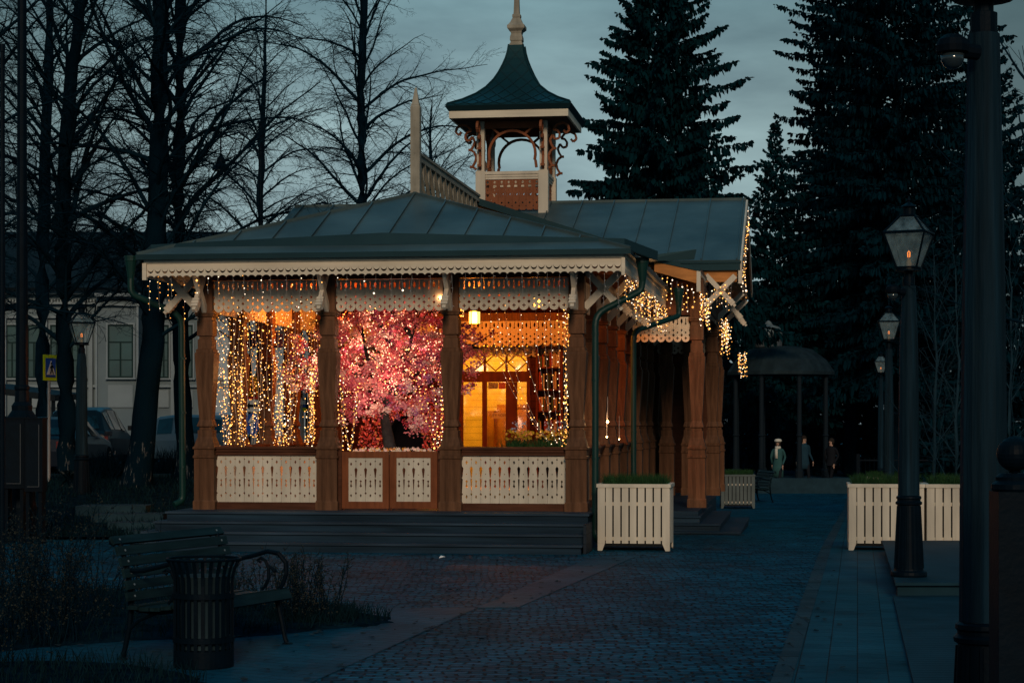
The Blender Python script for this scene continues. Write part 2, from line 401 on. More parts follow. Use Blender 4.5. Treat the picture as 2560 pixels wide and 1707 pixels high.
def slab_material(name, bw, rh, c1, c2, rot=0.0, mortar=0.006):
    m = bpy.data.materials.new(name); m.use_nodes = True
    n, l = m.node_tree.nodes, m.node_tree.links; b = n['Principled BSDF']
    tcn = n.new('ShaderNodeTexCoord'); mpn = n.new('ShaderNodeMapping'); mpn.inputs['Rotation'].default_value = (0, 0, rot)
    l.new(tcn.outputs['Object'], mpn.inputs[0])
    br = n.new('ShaderNodeTexBrick'); br.inputs['Scale'].default_value = 1.0
    br.inputs['Brick Width'].default_value = bw; br.inputs['Row Height'].default_value = rh
    br.inputs['Mortar Size'].default_value = mortar; br.inputs['Mortar Smooth'].default_value = 0.4
    br.inputs['Color1'].default_value = c1+(1,); br.inputs['Color2'].default_value = c2+(1,)
    br.inputs['Mortar'].default_value = (0.004, 0.010, 0.015, 1)
    l.new(mpn.outputs[0], br.inputs[0])
    big = n.new('ShaderNodeTexNoise'); big.inputs['Scale'].default_value = 0.9; big.inputs['Detail'].default_value = 7
    l.new(tcn.outputs['Object'], big.inputs[0])
    mr = n.new('ShaderNodeMapRange'); mr.inputs['From Min'].default_value = 0.3; mr.inputs['From Max'].default_value = 0.7
    mr.inputs['To Min'].default_value = 0.6; mr.inputs['To Max'].default_value = 1.3; l.new(big.outputs[0], mr.inputs[0])
    mx = n.new('ShaderNodeMix'); mx.data_type = 'RGBA'; mx.blend_type = 'MULTIPLY'; mx.inputs[0].default_value = 1
    l.new(br.outputs[0], mx.inputs[6]); l.new(mr.outputs[0], mx.inputs[7]); l.new(mx.outputs[2], b.inputs['Base Color'])
    h = n.new('ShaderNodeMath'); h.operation = 'MULTIPLY_ADD'; h.inputs[1].default_value = -1
    fine = n.new('ShaderNodeTexNoise'); fine.inputs['Scale'].default_value = 9; fine.inputs['Detail'].default_value = 6
    l.new(tcn.outputs['Object'], fine.inputs[0])
    l.new(br.outputs['Fac'], h.inputs[0]); l.new(fine.outputs[0], h.inputs[2])
    bn = n.new('ShaderNodeBump'); bn.inputs['Strength'].default_value = 0.6; bn.inputs['Distance'].default_value = 0.015
    l.new(h.outputs[0], bn.inputs['Height']); l.new(bn.outputs[0], b.inputs['Normal'])
    b.inputs['Roughness'].default_value = 0.6; b.inputs['Specular IOR Level'].default_value = 0.03
    return m
SETTS = setts_material()
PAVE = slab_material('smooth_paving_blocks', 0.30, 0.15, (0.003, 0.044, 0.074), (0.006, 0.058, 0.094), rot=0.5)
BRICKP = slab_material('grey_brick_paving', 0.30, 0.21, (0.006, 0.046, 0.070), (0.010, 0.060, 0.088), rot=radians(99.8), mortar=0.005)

g = MB()
nx = len(gx)
g.v = [(x, y, gz(x, y)) for y in gy for x in gx]
g.f = [(j*nx+i, j*nx+i+1, (j+1)*nx+i+1, (j+1)*nx+i) for j in range(len(gy)-1) for i in range(nx-1)]
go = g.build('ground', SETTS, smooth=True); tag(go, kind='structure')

def sheet(name, outline, m, dz, step=0.6, kind='structure', shape=None):
    """a sheet following the terrain, given by rows (y, x_left, x_right)"""
    b = MB(); rows = []
    for (y, xa, xb) in outline:
        k = 10; rows.append([(xa+(xb-xa)*i/k, y, gz(xa+(xb-xa)*i/k, y)+dz) for i in range(k+1)])
    b.v = [p for r in rows for p in r]
    k = 11
    b.f = [(j*k+i, j*k+i+1, (j+1)*k+i+1, (j+1)*k+i) for j in range(len(rows)-1) for i in range(k-1)]
    o = b.build(name, m, smooth=True)
    if kind: tag(o, kind=kind)
    return o
# brick strip between the setts and the timber terrace
rows = []
y = 8.0
while y < 66:
    rows.append((y, 2.0+(y-14.5)*0.178, 2.67+(y-13.3)*0.17+0.05)); y += 0.6
sheet('brick_path', rows, BRICKP, 0.004)
# kerb line of single blocks along the strip
kb = MB()
yy = 9.0
while yy < 60:
    x0 = 1.92+(yy-14.5)*0.178; x1 = 1.92+(yy+1.0-14.5)*0.178
    z0, z1 = gz(x0, yy), gz(x1, yy+1.0)
    kb.slab([(x0, yy, z0+.009), (x0+.14, yy, z0+.009), (x1+.14, yy+.985, z1+.009), (x1, yy+.985, z1+.009)], .005)
    yy += 1.0
tag(kb.build('kerb_strip', slab_material('worn_kerb_blocks', 0.4, 0.3, (0.016, 0.038, 0.052), (0.024, 0.050, 0.066))), kind='structure')
# smooth walkway in the foreground, left: its right edge runs diagonally
rows = []
y = 9.0
while y <= 19.05:
    xr = -0.33-(19.0-y)*0.187
    rows.append((y, -9.0, xr)); y += 0.5
sheet('walkway', rows, PAVE, 0.005)
# diagonal band of smooth blocks towards the planter
bd = MB()
bd.slab([(-.33, 19.0, .006), (.05, 19.0, .006), (1.62, 26.3, .006), (1.05, 26.3, .006)], .004)
tag(bd.build('paving_band', PAVE), kind='structure')

# timber terrace on the right: low deck and a raised landing
tr = empty('timber_terrace', (4.6, 19.0, 0))
tag(tr, 'low dark timber terrace with a raised landing under the lamp post on the right', 'deck')
d = MB()
d.slab([(2.67-3.3*.17-4.6, 10.0-19, .035), (6.5, 10-19, .035), (6.5, 20.0-19, .035), (3.81-4.6, 20.0-19, .035)], .045)
d.build('lower_deck', DECKM, tr)
d = MB()
d.slab([(3.81-4.6+.02, 19.98-19, .165), (8.5, 19.98-19, .165), (8.5, 27.2-19, .165), (5.03-4.6, 27.2-19, .165)], .03)
d.box(3.86-4.6, 8.4, 20.03-19, 20.10-19, 0.0, .132)
d.build('raised_landing', DECKM, tr)

# grass bank and lawn on the left
def bank_mesh():
    b = MB(); rows = []
    y = 30.2
    while y < 62:
        xl = -30; 
        ur = -5.75
        xr = OX+(ur*CT)+(y-OY)*ST*1.0+0.0
        # left boundary of the path in front of the bank is slanted
        k = 40
        rows.append([(xl+(xr-xl)*i/k, y+0.0, gz(xl+(xr-xl)*i/k, y)+0.012+0.03*random.random()) for i in range(k+1)])
        y += 0.7
    b.v = [p for r in rows for p in r]; k = 41
    b.f = [(j*k+i, j*k+i+1, (j+1)*k+i+1, (j+1)*k+i) for j in range(len(rows)-1) for i in range(k-1)]
    o = b.build('lawn', SOIL, smooth=True); tag(o, kind='structure')
    return o
bank_mesh()

def blades(name, pts, m, hmin, hmax, w, lean=0.5, parent=None, label=None, kind=None):
    vs_, fs_ = [], []
    for (x, y, z) in pts:
        a = random.uniform(0, 2*pi); h = random.uniform(hmin, hmax); l = random.uniform(0.1, lean)*h
        dx, dy = cos(a)*w/2, sin(a)*w/2
        b = random.uniform(0, 2*pi); lx, ly = cos(b)*l, sin(b)*l
        o = len(vs_)
        vs_ += [(x-dx, y-dy, z), (x+dx, y+dy, z), (x+lx*.45+dx*.6, y+ly*.45+dy*.6, z+h*.62), (x+lx*.45-dx*.6, y+ly*.45-dy*.6, z+h*.62), (x+lx, y+ly, z+h*.95)]
        fs_ += [(o, o+1, o+2, o+3), (o+3, o+2, o+4)]
    me = bpy.data.meshes.new(name); me.from_pydata(vs_, [], fs_); me.materials.append(m)
    ob = bpy.data.objects.new(name, me); COL.objects.link(ob)
    if parent: ob.parent = parent
    if kind: ob['kind'] = kind
    return ob
pts = []
for _ in range(26000):
    y = 30.4+ (random.random()**1.4)*22; x = random.uniform(-17, OX-5.9*CT+(y-OY)*ST-0.2)
    pts.append((x, y, gz(x, y)))
blades('grass', pts, GRASS_D, 0.06, 0.20, 0.02, 0.8, kind='stuff')

# stone steps climbing the bank
st = empty('stone_steps', (-5.7, 30.2, 0))
tag(st, 'short flight of worn stone steps climbing the grass bank left of the pavilion', 'steps')
for i in range(4):
    b = MB(); Y_ = 31.0+i*.75; xc = -5.45-i*.42; zt = gz(xc-.3, Y_+.7)+.05+.02*i
    b.slab([(xc-.55+5.7, Y_-30.2, zt), (xc+.60+5.7, Y_+.10-30.2, zt), (xc+.60+5.7, Y_+.85-30.2, zt), (xc-.55+5.7, Y_+.75-30.2, zt)], .20)
    b.build('step', CONC, st)

# flower bed with the bench, foreground left
bed_out = [(-9, 20.6), (-4.2, 20.9), (-1.75, 19.05), (-1.12, 18.0), (-1.05, 17.55), (-1.25, 17.2), (-1.5, 17.05), (-2.1, 16.4), (-3.1, 16.1), (-3.9, 15.4), (-5.5, 14.8), (-9, 14.6)]
b = MB(); c = (-5.2, 17.4)
ring = []
for i in range(len(bed_out)):
    a, q = bed_out[i], bed_out[(i+1) % len(bed_out)]
    for k in range(5):
        t = k/5; ring.append((a[0]+(q[0]-a[0])*t+random.uniform(-.03, .03), a[1]+(q[1]-a[1])*t+random.uniform(-.05, .05)))
n = len(ring)
b.v = [(p[0], p[1], .006) for p in ring]+[(c[0]+(p[0]-c[0])*.93, c[1]+(p[1]-c[1])*.93, .05) for p in ring]+[(c[0]+(p[0]-c[0])*.5, c[1]+(p[1]-c[1])*.5, .07) for p in ring]+[(c[0], c[1], .07)]
b.f = [(i, (i+1) % n, n+(i+1) % n, n+i) for i in range(n)]+[(n+i, n+(i+1) % n, 2*n+(i+1) % n, 2*n+i) for i in range(n)]+[(2*n+i, 2*n+(i+1) % n, 3*n) for i in range(n)]
tag(b.build('planting_bed', SOIL, smooth=True), kind='structure')
b = MB(); fo = [(-9, 13.9), (-3.2, 14.6), (-2.75, 14.45), (-2.25, 13.95), (-2.0, 13.2), (-2.4, 12.4), (-9, 12)]
ring = []
for i in range(len(fo)):
    a, q = fo[i], fo[(i+1) % len(fo)]
    for k in range(6):
        t = k/6; ring.append((a[0]+(q[0]-a[0])*t+random.uniform(-.03, .03), a[1]+(q[1]-a[1])*t+random.uniform(-.04, .04)))
n = len(ring); c = (-5, 13.1)
b.v = [(p[0], p[1], .006) for p in ring]+[(c[0]+(p[0]-c[0])*.95, c[1]+(p[1]-c[1])*.9, .04) for p in ring]+[(c[0], c[1], .05)]
b.f = [(i, (i+1) % n, n+(i+1) % n, n+i) for i in range(n)]+[(n+i, n+(i+1) % n, 2*n) for i in range(n)]
tag(b.build('planting_bed', SOIL, smooth=True), kind='structure')
def inside(p, poly):
    x, y = p; r = False; n = len(poly)
    for i in range(n):
        x1, y1 = poly[i]; x2, y2 = poly[(i+1) % n]
        if (y1 > y) != (y2 > y) and x < (x2-x1)*(y-y1)/(y2-y1)+x1: r = not r
    return r
pts = []
while len(pts) < 15000:
    p = (random.uniform(-7, -1), random.uniform(12, 21))
    if inside(p, bed_out) or inside(p, fo): pts.append((p[0], p[1], .03))
for _ in range(2500):     # the thick tuft at the tip of the bed
    a = random.uniform(0, 2*pi); r = random.random()**.6
    pts.append((-1.75+cos(a)*r*.42, 17.6+sin(a)*r*.5, .05))
blades('grass', pts, GRASS_D, 0.04, 0.15, 0.009, 0.9, kind='stuff')

# scattered dead leaves
vs_, fs_ = [], []
random.seed(9)
for _ in range(900):
    y = random.uniform(13.5, 34); x = random.uniform(-4.5, 2.2+(y-14.5)*.178) if random.random() < .7 else random.uniform(-6, 6)*.5
    if y > 26.4 and x < 1.3: y = random.uniform(14, 26.3)
    a = random.uniform(0, 6.28); s = random.uniform(.015, .04); z = gz(x, y)+.014; o = len(vs_)
    for k in range(5): t = a+2*pi*k/5; vs_.append((x+cos(t)*s*random.uniform(.6, 1.1), y+sin(t)*s, z+random.uniform(0, .012)))
    fs_.append(tuple(range(o, o+5)))
me = bpy.data.meshes.new('leaf_litter'); me.from_pydata(vs_, [], fs_); me.materials.append(mat('dead_leaves', (.020,.030,.034), .9, var=.5, vscale=2)); o = bpy.data.objects.new('leaf_litter', me); COL.objects.link(o); o['kind'] = 'stuff'

# ================================================================== the timber pavilion
pav = empty('timber_pavilion', (OX, OY, 0), -TH)
tag(pav, 'carved brown and cream timber pavilion with green metal roof and small open belfry', 'pavilion')
UC = -2.72
COLS_U = [0.0, -1.81, -3.615, -5.44]
SP = 1.65
FLR = 0.505

# ---- columns
cprof = [(.165,.505),(.165,.62),(.150,.645),(.150,1.245),(.165,1.255),(.165,1.285),(.150,1.295),(.150,1.375),(.168,1.385),(.168,1.41),
         (.146,1.43),(.140,1.47),(.108,1.56),(.108,1.655),(.088,1.662),(.088,1.70),(.116,1.712),(.116,1.73),(.090,1.81),(.092,1.82),(.145,2.74),(.145,2.775),
         (.128,2.79),(.128,2.83),(.108,2.84),(.108,2.975),(.090,2.985),(.090,3.02),(.116,3.03),(.116,3.245),(.104,3.255),(.104,3.30),(.13,3.315),(.13,3.335),(.143,3.345),(.143,3.372),(.112,3.374),(.112,3.995)]
cb = MB(); cb.loft(cprof)
# planed grooves on the pedestal faces
for s_ in (-1, 1):
    for q in (-.075, -.025, .025, .075):
        cb.box(q-.004, q+.004, s_*.1500-.003, s_*.1500+.003, .66, 1.24)
col0 = cb.build('column', WOOD, pav, (0, 0, 0))
def column(u, v, dz=0.0):
    c = col0.copy(); COL.objects.link(c); c.parent = pav; c.location = (u, v, dz); return c
for u in COLS_U[1:]: column(u, 0)
for k in range(1, 6): column(-5.44, SP*k)
for k in range(1, 15): column(0, SP*k)

# ---- carved boards
K1 = 1/519.5
def mirror(pts): return pts+[(-x, y) for x, y in reversed(pts) if abs(x) > 1e-6]
def sc(pts, k): return [(x*k, y*k) for x, y in pts]
def lam_unit(P):
    h = P/K1/2
    o = mirror([(0,-2),(14,1),(26,9),(33,20),(h-.8,34),(h-.8,50),(h-13,62),(h-.8,76),(h-.8,97),(h-10,108),(h-.8,119),(h-.8,170),(h-9,181),(h-9,206),(h-.8,217),(h-.8,234)])
    cross = [(4,20),(4,30),(14,30),(14,38),(4,38),(4,48),(-4,48),(-4,38),(-14,38),(-14,30),(-4,30),(-4,20)]
    dia = [(0,78),(10,88),(0,98),(-10,88)]
    arrow = [(0,157),(9,168),(3.5,177),(3.5,222),(-3.5,222),(-3.5,177),(-9,168)]
    return sc(o, K1), [sc(cross, K1), sc(dia, K1), sc(arrow, K1)]
def rail_unit(P):
    h = P/K1/2
    o = mirror([(0,0),(h-.8,0),(h-.8,56),(h-8,67),(h-.8,78),(h-2.5,100),(h-7,180),(h-.8,182),(h-.8,188),(h-4,194),(h-11.5,258),(h-10,264),(h-.8,274),(h-.8,319),(h-7,325),(h-.8,331),(h-.8,353)])
    a = mirror([(0,318),(9,302),(4,297),(4,291)]); b_ = [(0,211),(5,216),(0,221),(-5,216)]
    c = mirror([(0,174),(9,164),(3,154),(3,138),(9,126),(0,112)]); d = mirror([(0,62),(8,49),(4,44),(4,37)])
    return sc(o, K1), [sc(a, K1), sc(b_, K1), sc(c, K1), sc(d, K1)]
def boards(mb, unit, L, P0, fn, t, zs=1.0):
    n = max(1, round(L/P0)); P = L/n
    o, hs = unit(P)
    for i in range(n):
        x0 = P*(i+.5); jit = random.uniform(-.0015, .0015)
        mb.plate(o, hs, t, lambda x, z, s: fn(x+x0, z*zs, s*t+jit))
def lambrequin_f(u0, u1, v, z0, name='lambrequin', m=CREAM, zs=1.0, parent=pav):
    b = MB(); boards(b, lam_unit, u1-u0, .1465, lambda x, z, s: (u0+x, v+s, z0+z), .022, zs)
    return fix_normals(b.build(name, m, parent))
def lambrequin_s(v0, v1, u, z0, name='lambrequin', m=CREAM, zs=1.0, parent=pav):
    b = MB(); boards(b, lam_unit, v1-v0, .1465, lambda x, z, s: (u+s, v0+x, z0+z), .022, zs)
    return fix_normals(b.build(name, m, parent))
ZL = 3.375
for i in range(3):
    lambrequin_f(COLS_U[i+1]+.112, COLS_U[i]-.112, -.03, ZL)
lp_r = lambrequin_s(.112, SP-.112, 0, ZL)
for k in range(1, 5):
    c = lp_r.copy(); COL.objects.link(c); c.parent = pav; c.location = (0, SP*k, 0)
for k in range(5):
    c = lp_r.copy(); COL.objects.link(c); c.parent = pav; c.location = (-5.44, SP*k, 0)
# inner one in front of the back wall, over the door
lambrequin_f(-5.3, -.14, SP*5-.75, 3.16)
b = MB(); b.box(-5.3, -.14, SP*5-.80, SP*5-.70, 3.605, 3.75); b.build('lintel_beam', WOOD, pav)
lambrequin_f(-5.3, -.14, SP*5-.10, 2.98, zs=.6)

# ---- balustrades
def balustrade_f(u0, u1):
    b = MB(); v = 0
    b.box(u0, u1, v-.10, v+.09, 1.385, 1.42)
    b.box(u0, u1, v-.075, v+.075, 1.345, 1.385)
    b.box(u0, u1, v-.055, v+.055, 1.293, 1.345)
    b.box(u0, u1, v-.06, v+.06, .506, .56)
    b.box(u0, u1, v-.045, v+.045, .56, .612)
    b.build('handrail', WOOD_D, pav)
    p = MB(); boards(p, rail_unit, u1-u0, .1367, lambda x, z, s: (u0+x, v-.02+s, .6125+z), .022)
    fix_normals(p.build('balustrade_panel', CREAM, pav))
def balustrade_s(v0, v1, u):
    b = MB()
    b.box(u-.09, u+.10, v0, v1, 1.385, 1.42); b.box(u-.075, u+.075, v0, v1, 1.345, 1.385)
    b.box(u-.055, u+.055, v0, v1, 1.293, 1.345); b.box(u-.06, u+.06, v0, v1, .506, .612)
    h = b.build('handrail', WOOD_D, pav)
    p = MB(); boards(p, rail_unit, v1-v0, .1367, lambda x, z, s: (u+s-.01, v0+x, .6125+z), .022)
    q = fix_normals(p.build('balustrade_panel', CREAM, pav)); return h, q
balustrade_f(COLS_U[1]+.15, COLS_U[0]-.15)
balustrade_f(COLS_U[3]+.15, COLS_U[2]-.15)
hh, qq = balustrade_s(.15, SP-.15, 0)
for k in range(1, 5):
    for o in (hh, qq):
        c = o.copy(); COL.objects.link(c); c.parent = pav; c.location = (0, SP*k, 0)
for k in range(0, 5):
    for o in (hh, qq):
        c = o.copy(); COL.objects.link(c); c.parent = pav; c.location = (-5.44, SP*k, 0)

# ---- gate leaves
def gate(px0, px1, pa, pb):
    u0, _, z1 = PL(px0, 1128, -.03); u1, _, _ = PL(px1, 1128, -.03)
    z0 = PL(px0, 1270, -.03)[2]; a = PL(pa, 1140, -.03)[0]; b2 = PL(pb, 1140, -.03)[0]
    za, zb = PL(pa, 1253, -.03)[2], PL(pa, 1144, -.03)[2]
    b = MB()
    b.box(u0, a, -.055, -.01, z0, z1); b.box(b2, u1, -.055, -.01, z0, z1)
    b.box(a, b2, -.053, -.012, z0, za); b.box(a, b2, -.053, -.012, zb, z1)
    for uu in (u0+.02, u1-.02): b.tube([(uu, -.03, z0-.04), (uu, -.03, z0+.01)], .008, 6)
    gt = b.build('gate_leaf', mat('red_brown_gate_wood', (0.20, 0.062, 0.026), 0.5, var=.2, grain=.3, gscale=(18, 18, 1.5)), pav)
    p = MB(); L = b2-a
    ks = (zb-za)/(353*K1)
    n = 4; P = L/3.52
    for i in range(4):
        o, hs = rail_unit(P)
        x0 = P*(i+.26) if i < 99 else 0
        if i == 0:   # boards cut by the frame at both ends
            pass
        p.plate([(max(-x0, min(L-x0, x)), z) for x, z in o], hs if (0.03 < x0 < L-.03) else [], .02, lambda x, z, s, x0=x0: (a+x0+x, -.045+s*.02, za+z*ks))
    fix_normals(p.build('gate_panel', CREAM, gt)); 
gate(856, 973, 872, 957)
gate(975, 1094, 992, 1077)
# jamb posts of the gate
b = MB(); 
ul = PL(856, 1200, -.03)[0]; ur = PL(1094, 1200, -.03)[0]
b.box(COLS_U[2]+.15, ul-.006, -.05, .03, .506, 1.37); b.box(ur+.006, COLS_U[1]-.15, -.05, .03, .506, 1.37)
b.build('gate_jamb', WOOD_D, pav)

# ---- steps and floor
for i, (vf, zt, ex) in enumerate(((-.85, .505, .0), (-1.15, .379, .10), (-1.45, .252, .20), (-1.75, .126, .30))):
    b = MB()
    ul, ur = -5.80-ex*.8, .26
    vb = 9.0 if i == 0 else -.80
    b.mi = 1; b.box(ul, ur, vf, vb, zt-.028, zt); b.mi = 0    # tread with a nosing
    b.box(ul+.02, ur-.02, vf+.03, vb-.01, -.05 if i == 3 else zt-.126, zt-.030)
    if i: b.box(ul, -5.78, -.79, 8.9, zt-.028, zt)
    b.build('step', [STEPM, TREADM], pav)
b = MB()
b.box(-5.44, .16, -.5, 24, -.9, .474)
b.box(.262, .30, -1.6, -.8, -.02, .40)
b.build('plinth', PLINTH, pav)

# ---- beams, ceiling, fascia
b = MB()
b.box(-5.56, .12, -.10, .10, 3.835, 3.99)
b.box(-.10, .10, .10, 24.0, 3.835, 3.99); b.box(-5.54, -5.34, .10, 8.3, 3.835, 3.99)
b.build('lintel_beam', WOOD_D, pav)
b = MB(); b.box(-6.04, .62, -.68, 8.6, 4.0, 4.03)
b.box(.02, .62, 8.6, 24, 4.0, 4.03)
b.build('ceiling', CEIL, pav)
KF = 1/530.7
def fas_unit(P):
    h = P/KF/2
    o = [(0,14),(12,13),(19,9),(h,0),(h,110),(-h,110),(-h,0),(-19,9),(-12,13)]
    hole = [(h-3,67),(18,52),(8,46),(0,44),(-8,46),(-18,52),(-h+3,67),(-21,46),(-13,35),(0,30),(13,35),(21,46)]
    return sc(o, KF), [sc(hole, KF)]
def fascia_f(u0, u1, v, z0):
    b = MB(); boards(b, fas_unit, u1-u0, .1055, lambda x, z, s: (u0+x, v+s, z0+z), .024); 
    n = round((u1-u0)/.1055); P = (u1-u0)/n
    b.box(u0-.03, u1+.03, v-.02, v+.06, z0+.207, z0+.262)
    b.box(u0-.05, u1+.05, v-.045, v+.06, z0+.2625, z0+.318)
    b.box(u0-.06, u0-.001, v-.03, v+.03, z0-.035, z0+.206); b.box(u1+.001, u1+.05, v-.03, v+.03, z0-.035, z0+.206)
    return fix_normals(b.build('fascia', CREAM_H, pav))
def fascia_s(v0, v1, u, z0, sgn=1, name='fascia'):
    b = MB(); boards(b, fas_unit, v1-v0, .1055, lambda x, z, s: (u-sgn*s, v0+x, z0+z), .024)
    a, c = (u-.06, u+.02) if sgn > 0 else (u-.02, u+.06)
    b.box(a, c, v0, v1, z0+.207, z0+.262)
    a, c = (u-.06, u+.045) if sgn > 0 else (u-.045, u+.06)
    b.box(a, c, v0, v1, z0+.2625, z0+.318)
    return fix_normals(b.build(name, CREAM_H, pav))
ZF = 3.835
EL, ER, EV = -6.10, .70, -.75
fascia_f(EL, ER, EV, ZF)
fascia_s(EV+.04, 8.7, ER+.045, ZF); fascia_s(EV+.04, 8.7, EL-.045, ZF, -1)

# ---- diagonal brackets with carved drops
def bracket(u, v, du, dv):
    d = Vector((du, dv, 0)).normalized(); o = Vector((u, v, 0)); b = MB()
    pr = Vector((d.y, -d.x, 0))
    A0, A1 = o+d*.11+Vector((0,0,3.40)), o+d*.64+Vector((0,0,3.93))
    b.beam(A0, A1, .062, .105)
    B0, B1 = o+d*.10+Vector((0,0,3.95)), o+d*.50+Vector((0,0,3.52))
    b.beam(B0+pr*.002, B1+pr*.002, .058, .09)
    dd = (B1-B0).normalized()
    q = B1
    for w_, l_ in ((.10, .045), (.085, .02), (.105, .04), (.085, .02), (.10, .035)):
        b.beam(q, q+dd*l_, w_, w_*1.05); q = q+dd*l_
    b.beam(q, q+dd*.05, .05, .05)
    return b.build('bracket', CREAM, pav)
for u in (COLS_U[0], COLS_U[1], COLS_U[2], COLS_U[3]): bracket(u, 0, 0, -1)
bracket(0, 0, 1, 0)
bracket(-5.44, 0, -1, 0)
for k in range(1, 14): bracket(0, SP*k, 1, 0)
for k in range(1, 5): bracket(-5.44, SP*k, -1, 0)

# ---- porch roof
ZE = 4.155; AP = Vector((UC, 1.9, 5.27)); RB = Vector((UC, 8.3, 5.27))
el, er, ev = EL-.12, ER+.12, EV-.10
c_fl, c_fr = Vector((el, ev, ZE)), Vector((er, ev, ZE)); c_br, c_bl = Vector((er, 8.9, ZE)), Vector((el, 8.9, ZE))
b = MB()
b.slab([c_fl, c_fr, AP], .05); b.slab([c_fr, c_br, RB, AP], .05); b.slab([c_bl, c_fl, AP, RB], .05)
def rib(b, p, q, w=.022, h=.045):
    p, q = Vector(p), Vector(q); b.beam(p+Vector((0,0,.012)), q+Vector((0,0,.012)), w, h)
# standing seams of the front slope
def front_pt(u, v):      # point of the front slope plane
    t = (v-ev)/(AP.y-ev); return Vector((u, v, ZE+t*(AP.z-ZE)))
u = UC
offs = [0, .56, 1.12, 1.68, 2.24, 2.8, 3.2]
for s_ in (-1, 1):
    for of in offs:
        if s_ == 1 and of == 0: continue
        uu = UC+s_*of; tm = 1-abs(uu-UC)/((er-el)/2)
        vm = ev+tm*(AP.y-ev)
        if vm > ev+.55: rib(b, front_pt(uu, ev+.42), front_pt(uu, vm-.02))
for a in (c_fl, c_fr): rib(b, Vector(a), AP, .03, .05)
rib(b, AP, RB, .05, .06)
for s_, e_ in ((1, er), (-1, el)):
    for k in range(12):
        v = 2.4+k*.56 if k < 11 else 8.8
        rib(b, (e_, v, ZE), (UC, v, AP.z))
    for v in (.3, .9, 1.5):
        t = (v-ev)/(AP.y-ev); x = e_+(UC-e_)*t; rib(b, (e_, v, ZE), (x, v, ZE+t*(AP.z-ZE)))
b.build('roof', ROOF, pav)
# upstand gutter across the front slope, highest in the middle, with spouts at both ends
b = MB()
def gpt(u, top):
    t = abs(u-UC)/3.4
    z = 4.455-.125*t; zb = 4.285-.085*t
    return Vector((u, EV+.25 - (.0 if top else .05), z if top else zb))
us = [el+.10, -5.1, -4.0, UC, -1.4, -.3, er-.10]
for a, c in zip(us[:-1], us[1:]):
    b.slab([gpt(a, 0), gpt(c, 0), gpt(c, 1), gpt(a, 1)], .02)
    b.slab([gpt(a, 1), gpt(c, 1), gpt(c, 1)+Vector((0,.05,.004)), gpt(a, 1)+Vector((0,.05,.004))], .012)
for e_, s_ in ((er-.10, 1), (el+.10, -1)):
    p0 = gpt(e_, 0); p1 = gpt(e_, 1)
    q0 = p0+Vector((s_*.42, .62, -.13)); q1 = p1+Vector((s_*.42, .62, -.13))
    f = [p0, q0, q1, p1] if s_ > 0 else [q0, p0, p1, q1]
    b.slab(f, .02)
    p2 = p0+Vector((0, .18, 0)); b.slab([p0, q0, q0+Vector((-s_*.1, .14, 0)), p2], .015)
b.build('roof_gutter', ROOF_D, pav)
b = MB()
for (a, c) in ((c_fl, c_fr), (c_fr, c_br), (c_bl, c_fl)):
    b.beam(a+Vector((0,0,-.035)), c+Vector((0,0,-.035)), .03, .075)
b.build('eave_edge', ROOF_D, pav)

# ---- lattice cresting and finial on the ridge
b = MB()
b.loft([(.072,5.22),(.072,6.62),(.062,6.64),(.062,6.66),(.05,6.68),(.012,6.92)], UC, 1.98)
for z in (5.35, 5.42, 5.9, 6.3, 6.4):
    b.box(UC-.006, UC+.006, 1.90, 1.909, z, z+.012)
b.build('finial', CREAM_DIM, pav)
b = MB(); v0, v1 = 2.06, 7.9
for i, (z0_, z1_, w_) in enumerate(((5.90, 5.94, .11), (5.85, 5.899, .07), (5.80, 5.849, .10))):
    b.box(UC-w_/2, UC+w_/2, v0, v1, z0_, z1_)
b.box(UC-.04, UC+.04, v0, v1, 5.30, 5.36)
n = 13; L = (v1-v0)/n
for i in range(n):
    a = v0+i*L
    b.beam((UC-.02, a, 5.36), (UC-.02, a+L, 5.80), .04, .05, (1,0,0)); b.beam((UC+.025, a+L, 5.36), (UC+.025, a, 5.80), .04, .05, (1,0,0))
    b.box(UC-.03, UC+.03, a-.02, a+.02, 5.361, 5.799)
b.build('ridge_cresting', CREAM_DIM, pav)

# ---- main body: gabled roof, gable board, walls
GZ, GE, GU = 5.85, 4.62, .98
def gslab(b, v0, v1, dz, t, uo=0.0):
    b.slab([(UC, v0, GZ+dz), (GU+uo, v0, GE+dz-uo*.33), (GU+uo, v1, GE+dz-uo*.33), (UC, v1, GZ+dz)][::-1] if False else
           [(UC, v0, GZ+dz), (GU+uo, v0, GE+dz), (GU+uo, v1, GE+dz), (UC, v1, GZ+dz)], -t)
    b.slab([(UC, v0, GZ+dz), (UC, v1, GZ+dz), (2*UC-GU-uo, v1, GE+dz), (2*UC-GU-uo, v0, GE+dz)], -t)
b = MB()
for s_ in (1, -1):
    e_ = UC+s_*(GU-UC)
    pts = [(UC, 7.85, GZ), (e_, 7.85, GE), (e_, 24, GE), (UC, 24, GZ)]
    if s_ > 0: pts = pts[::1]
    b.slab(pts if s_ > 0 else pts[::-1], .055)
    for k in range(28):
        v = 8.2+k*.56; rib(b, (e_, v, GE), (UC, v, GZ))
b.build('roof', ROOF, pav)
b = MB()
for s_ in (1, -1):
    e_ = UC+s_*(GU-UC)
    b.beam((UC, 7.84, GZ-.03), (e_, 7.84, GE-.03), .05, .12)
b.build('verge_trim', ROOF_D, pav)
b = MB()
for s_ in (1, -1):
    e_ = UC+s_*(GU-UC-.05)
    b.beam((UC, 7.93, GZ-.15), (e_, 7.93, GE-.15), .05, .14)
    b.slab([(UC, 8.02, 4.5), (e_, 8.02, 4.42), (e_, 8.02, GE-.12), (UC, 8.02, GZ-.12)], .04)
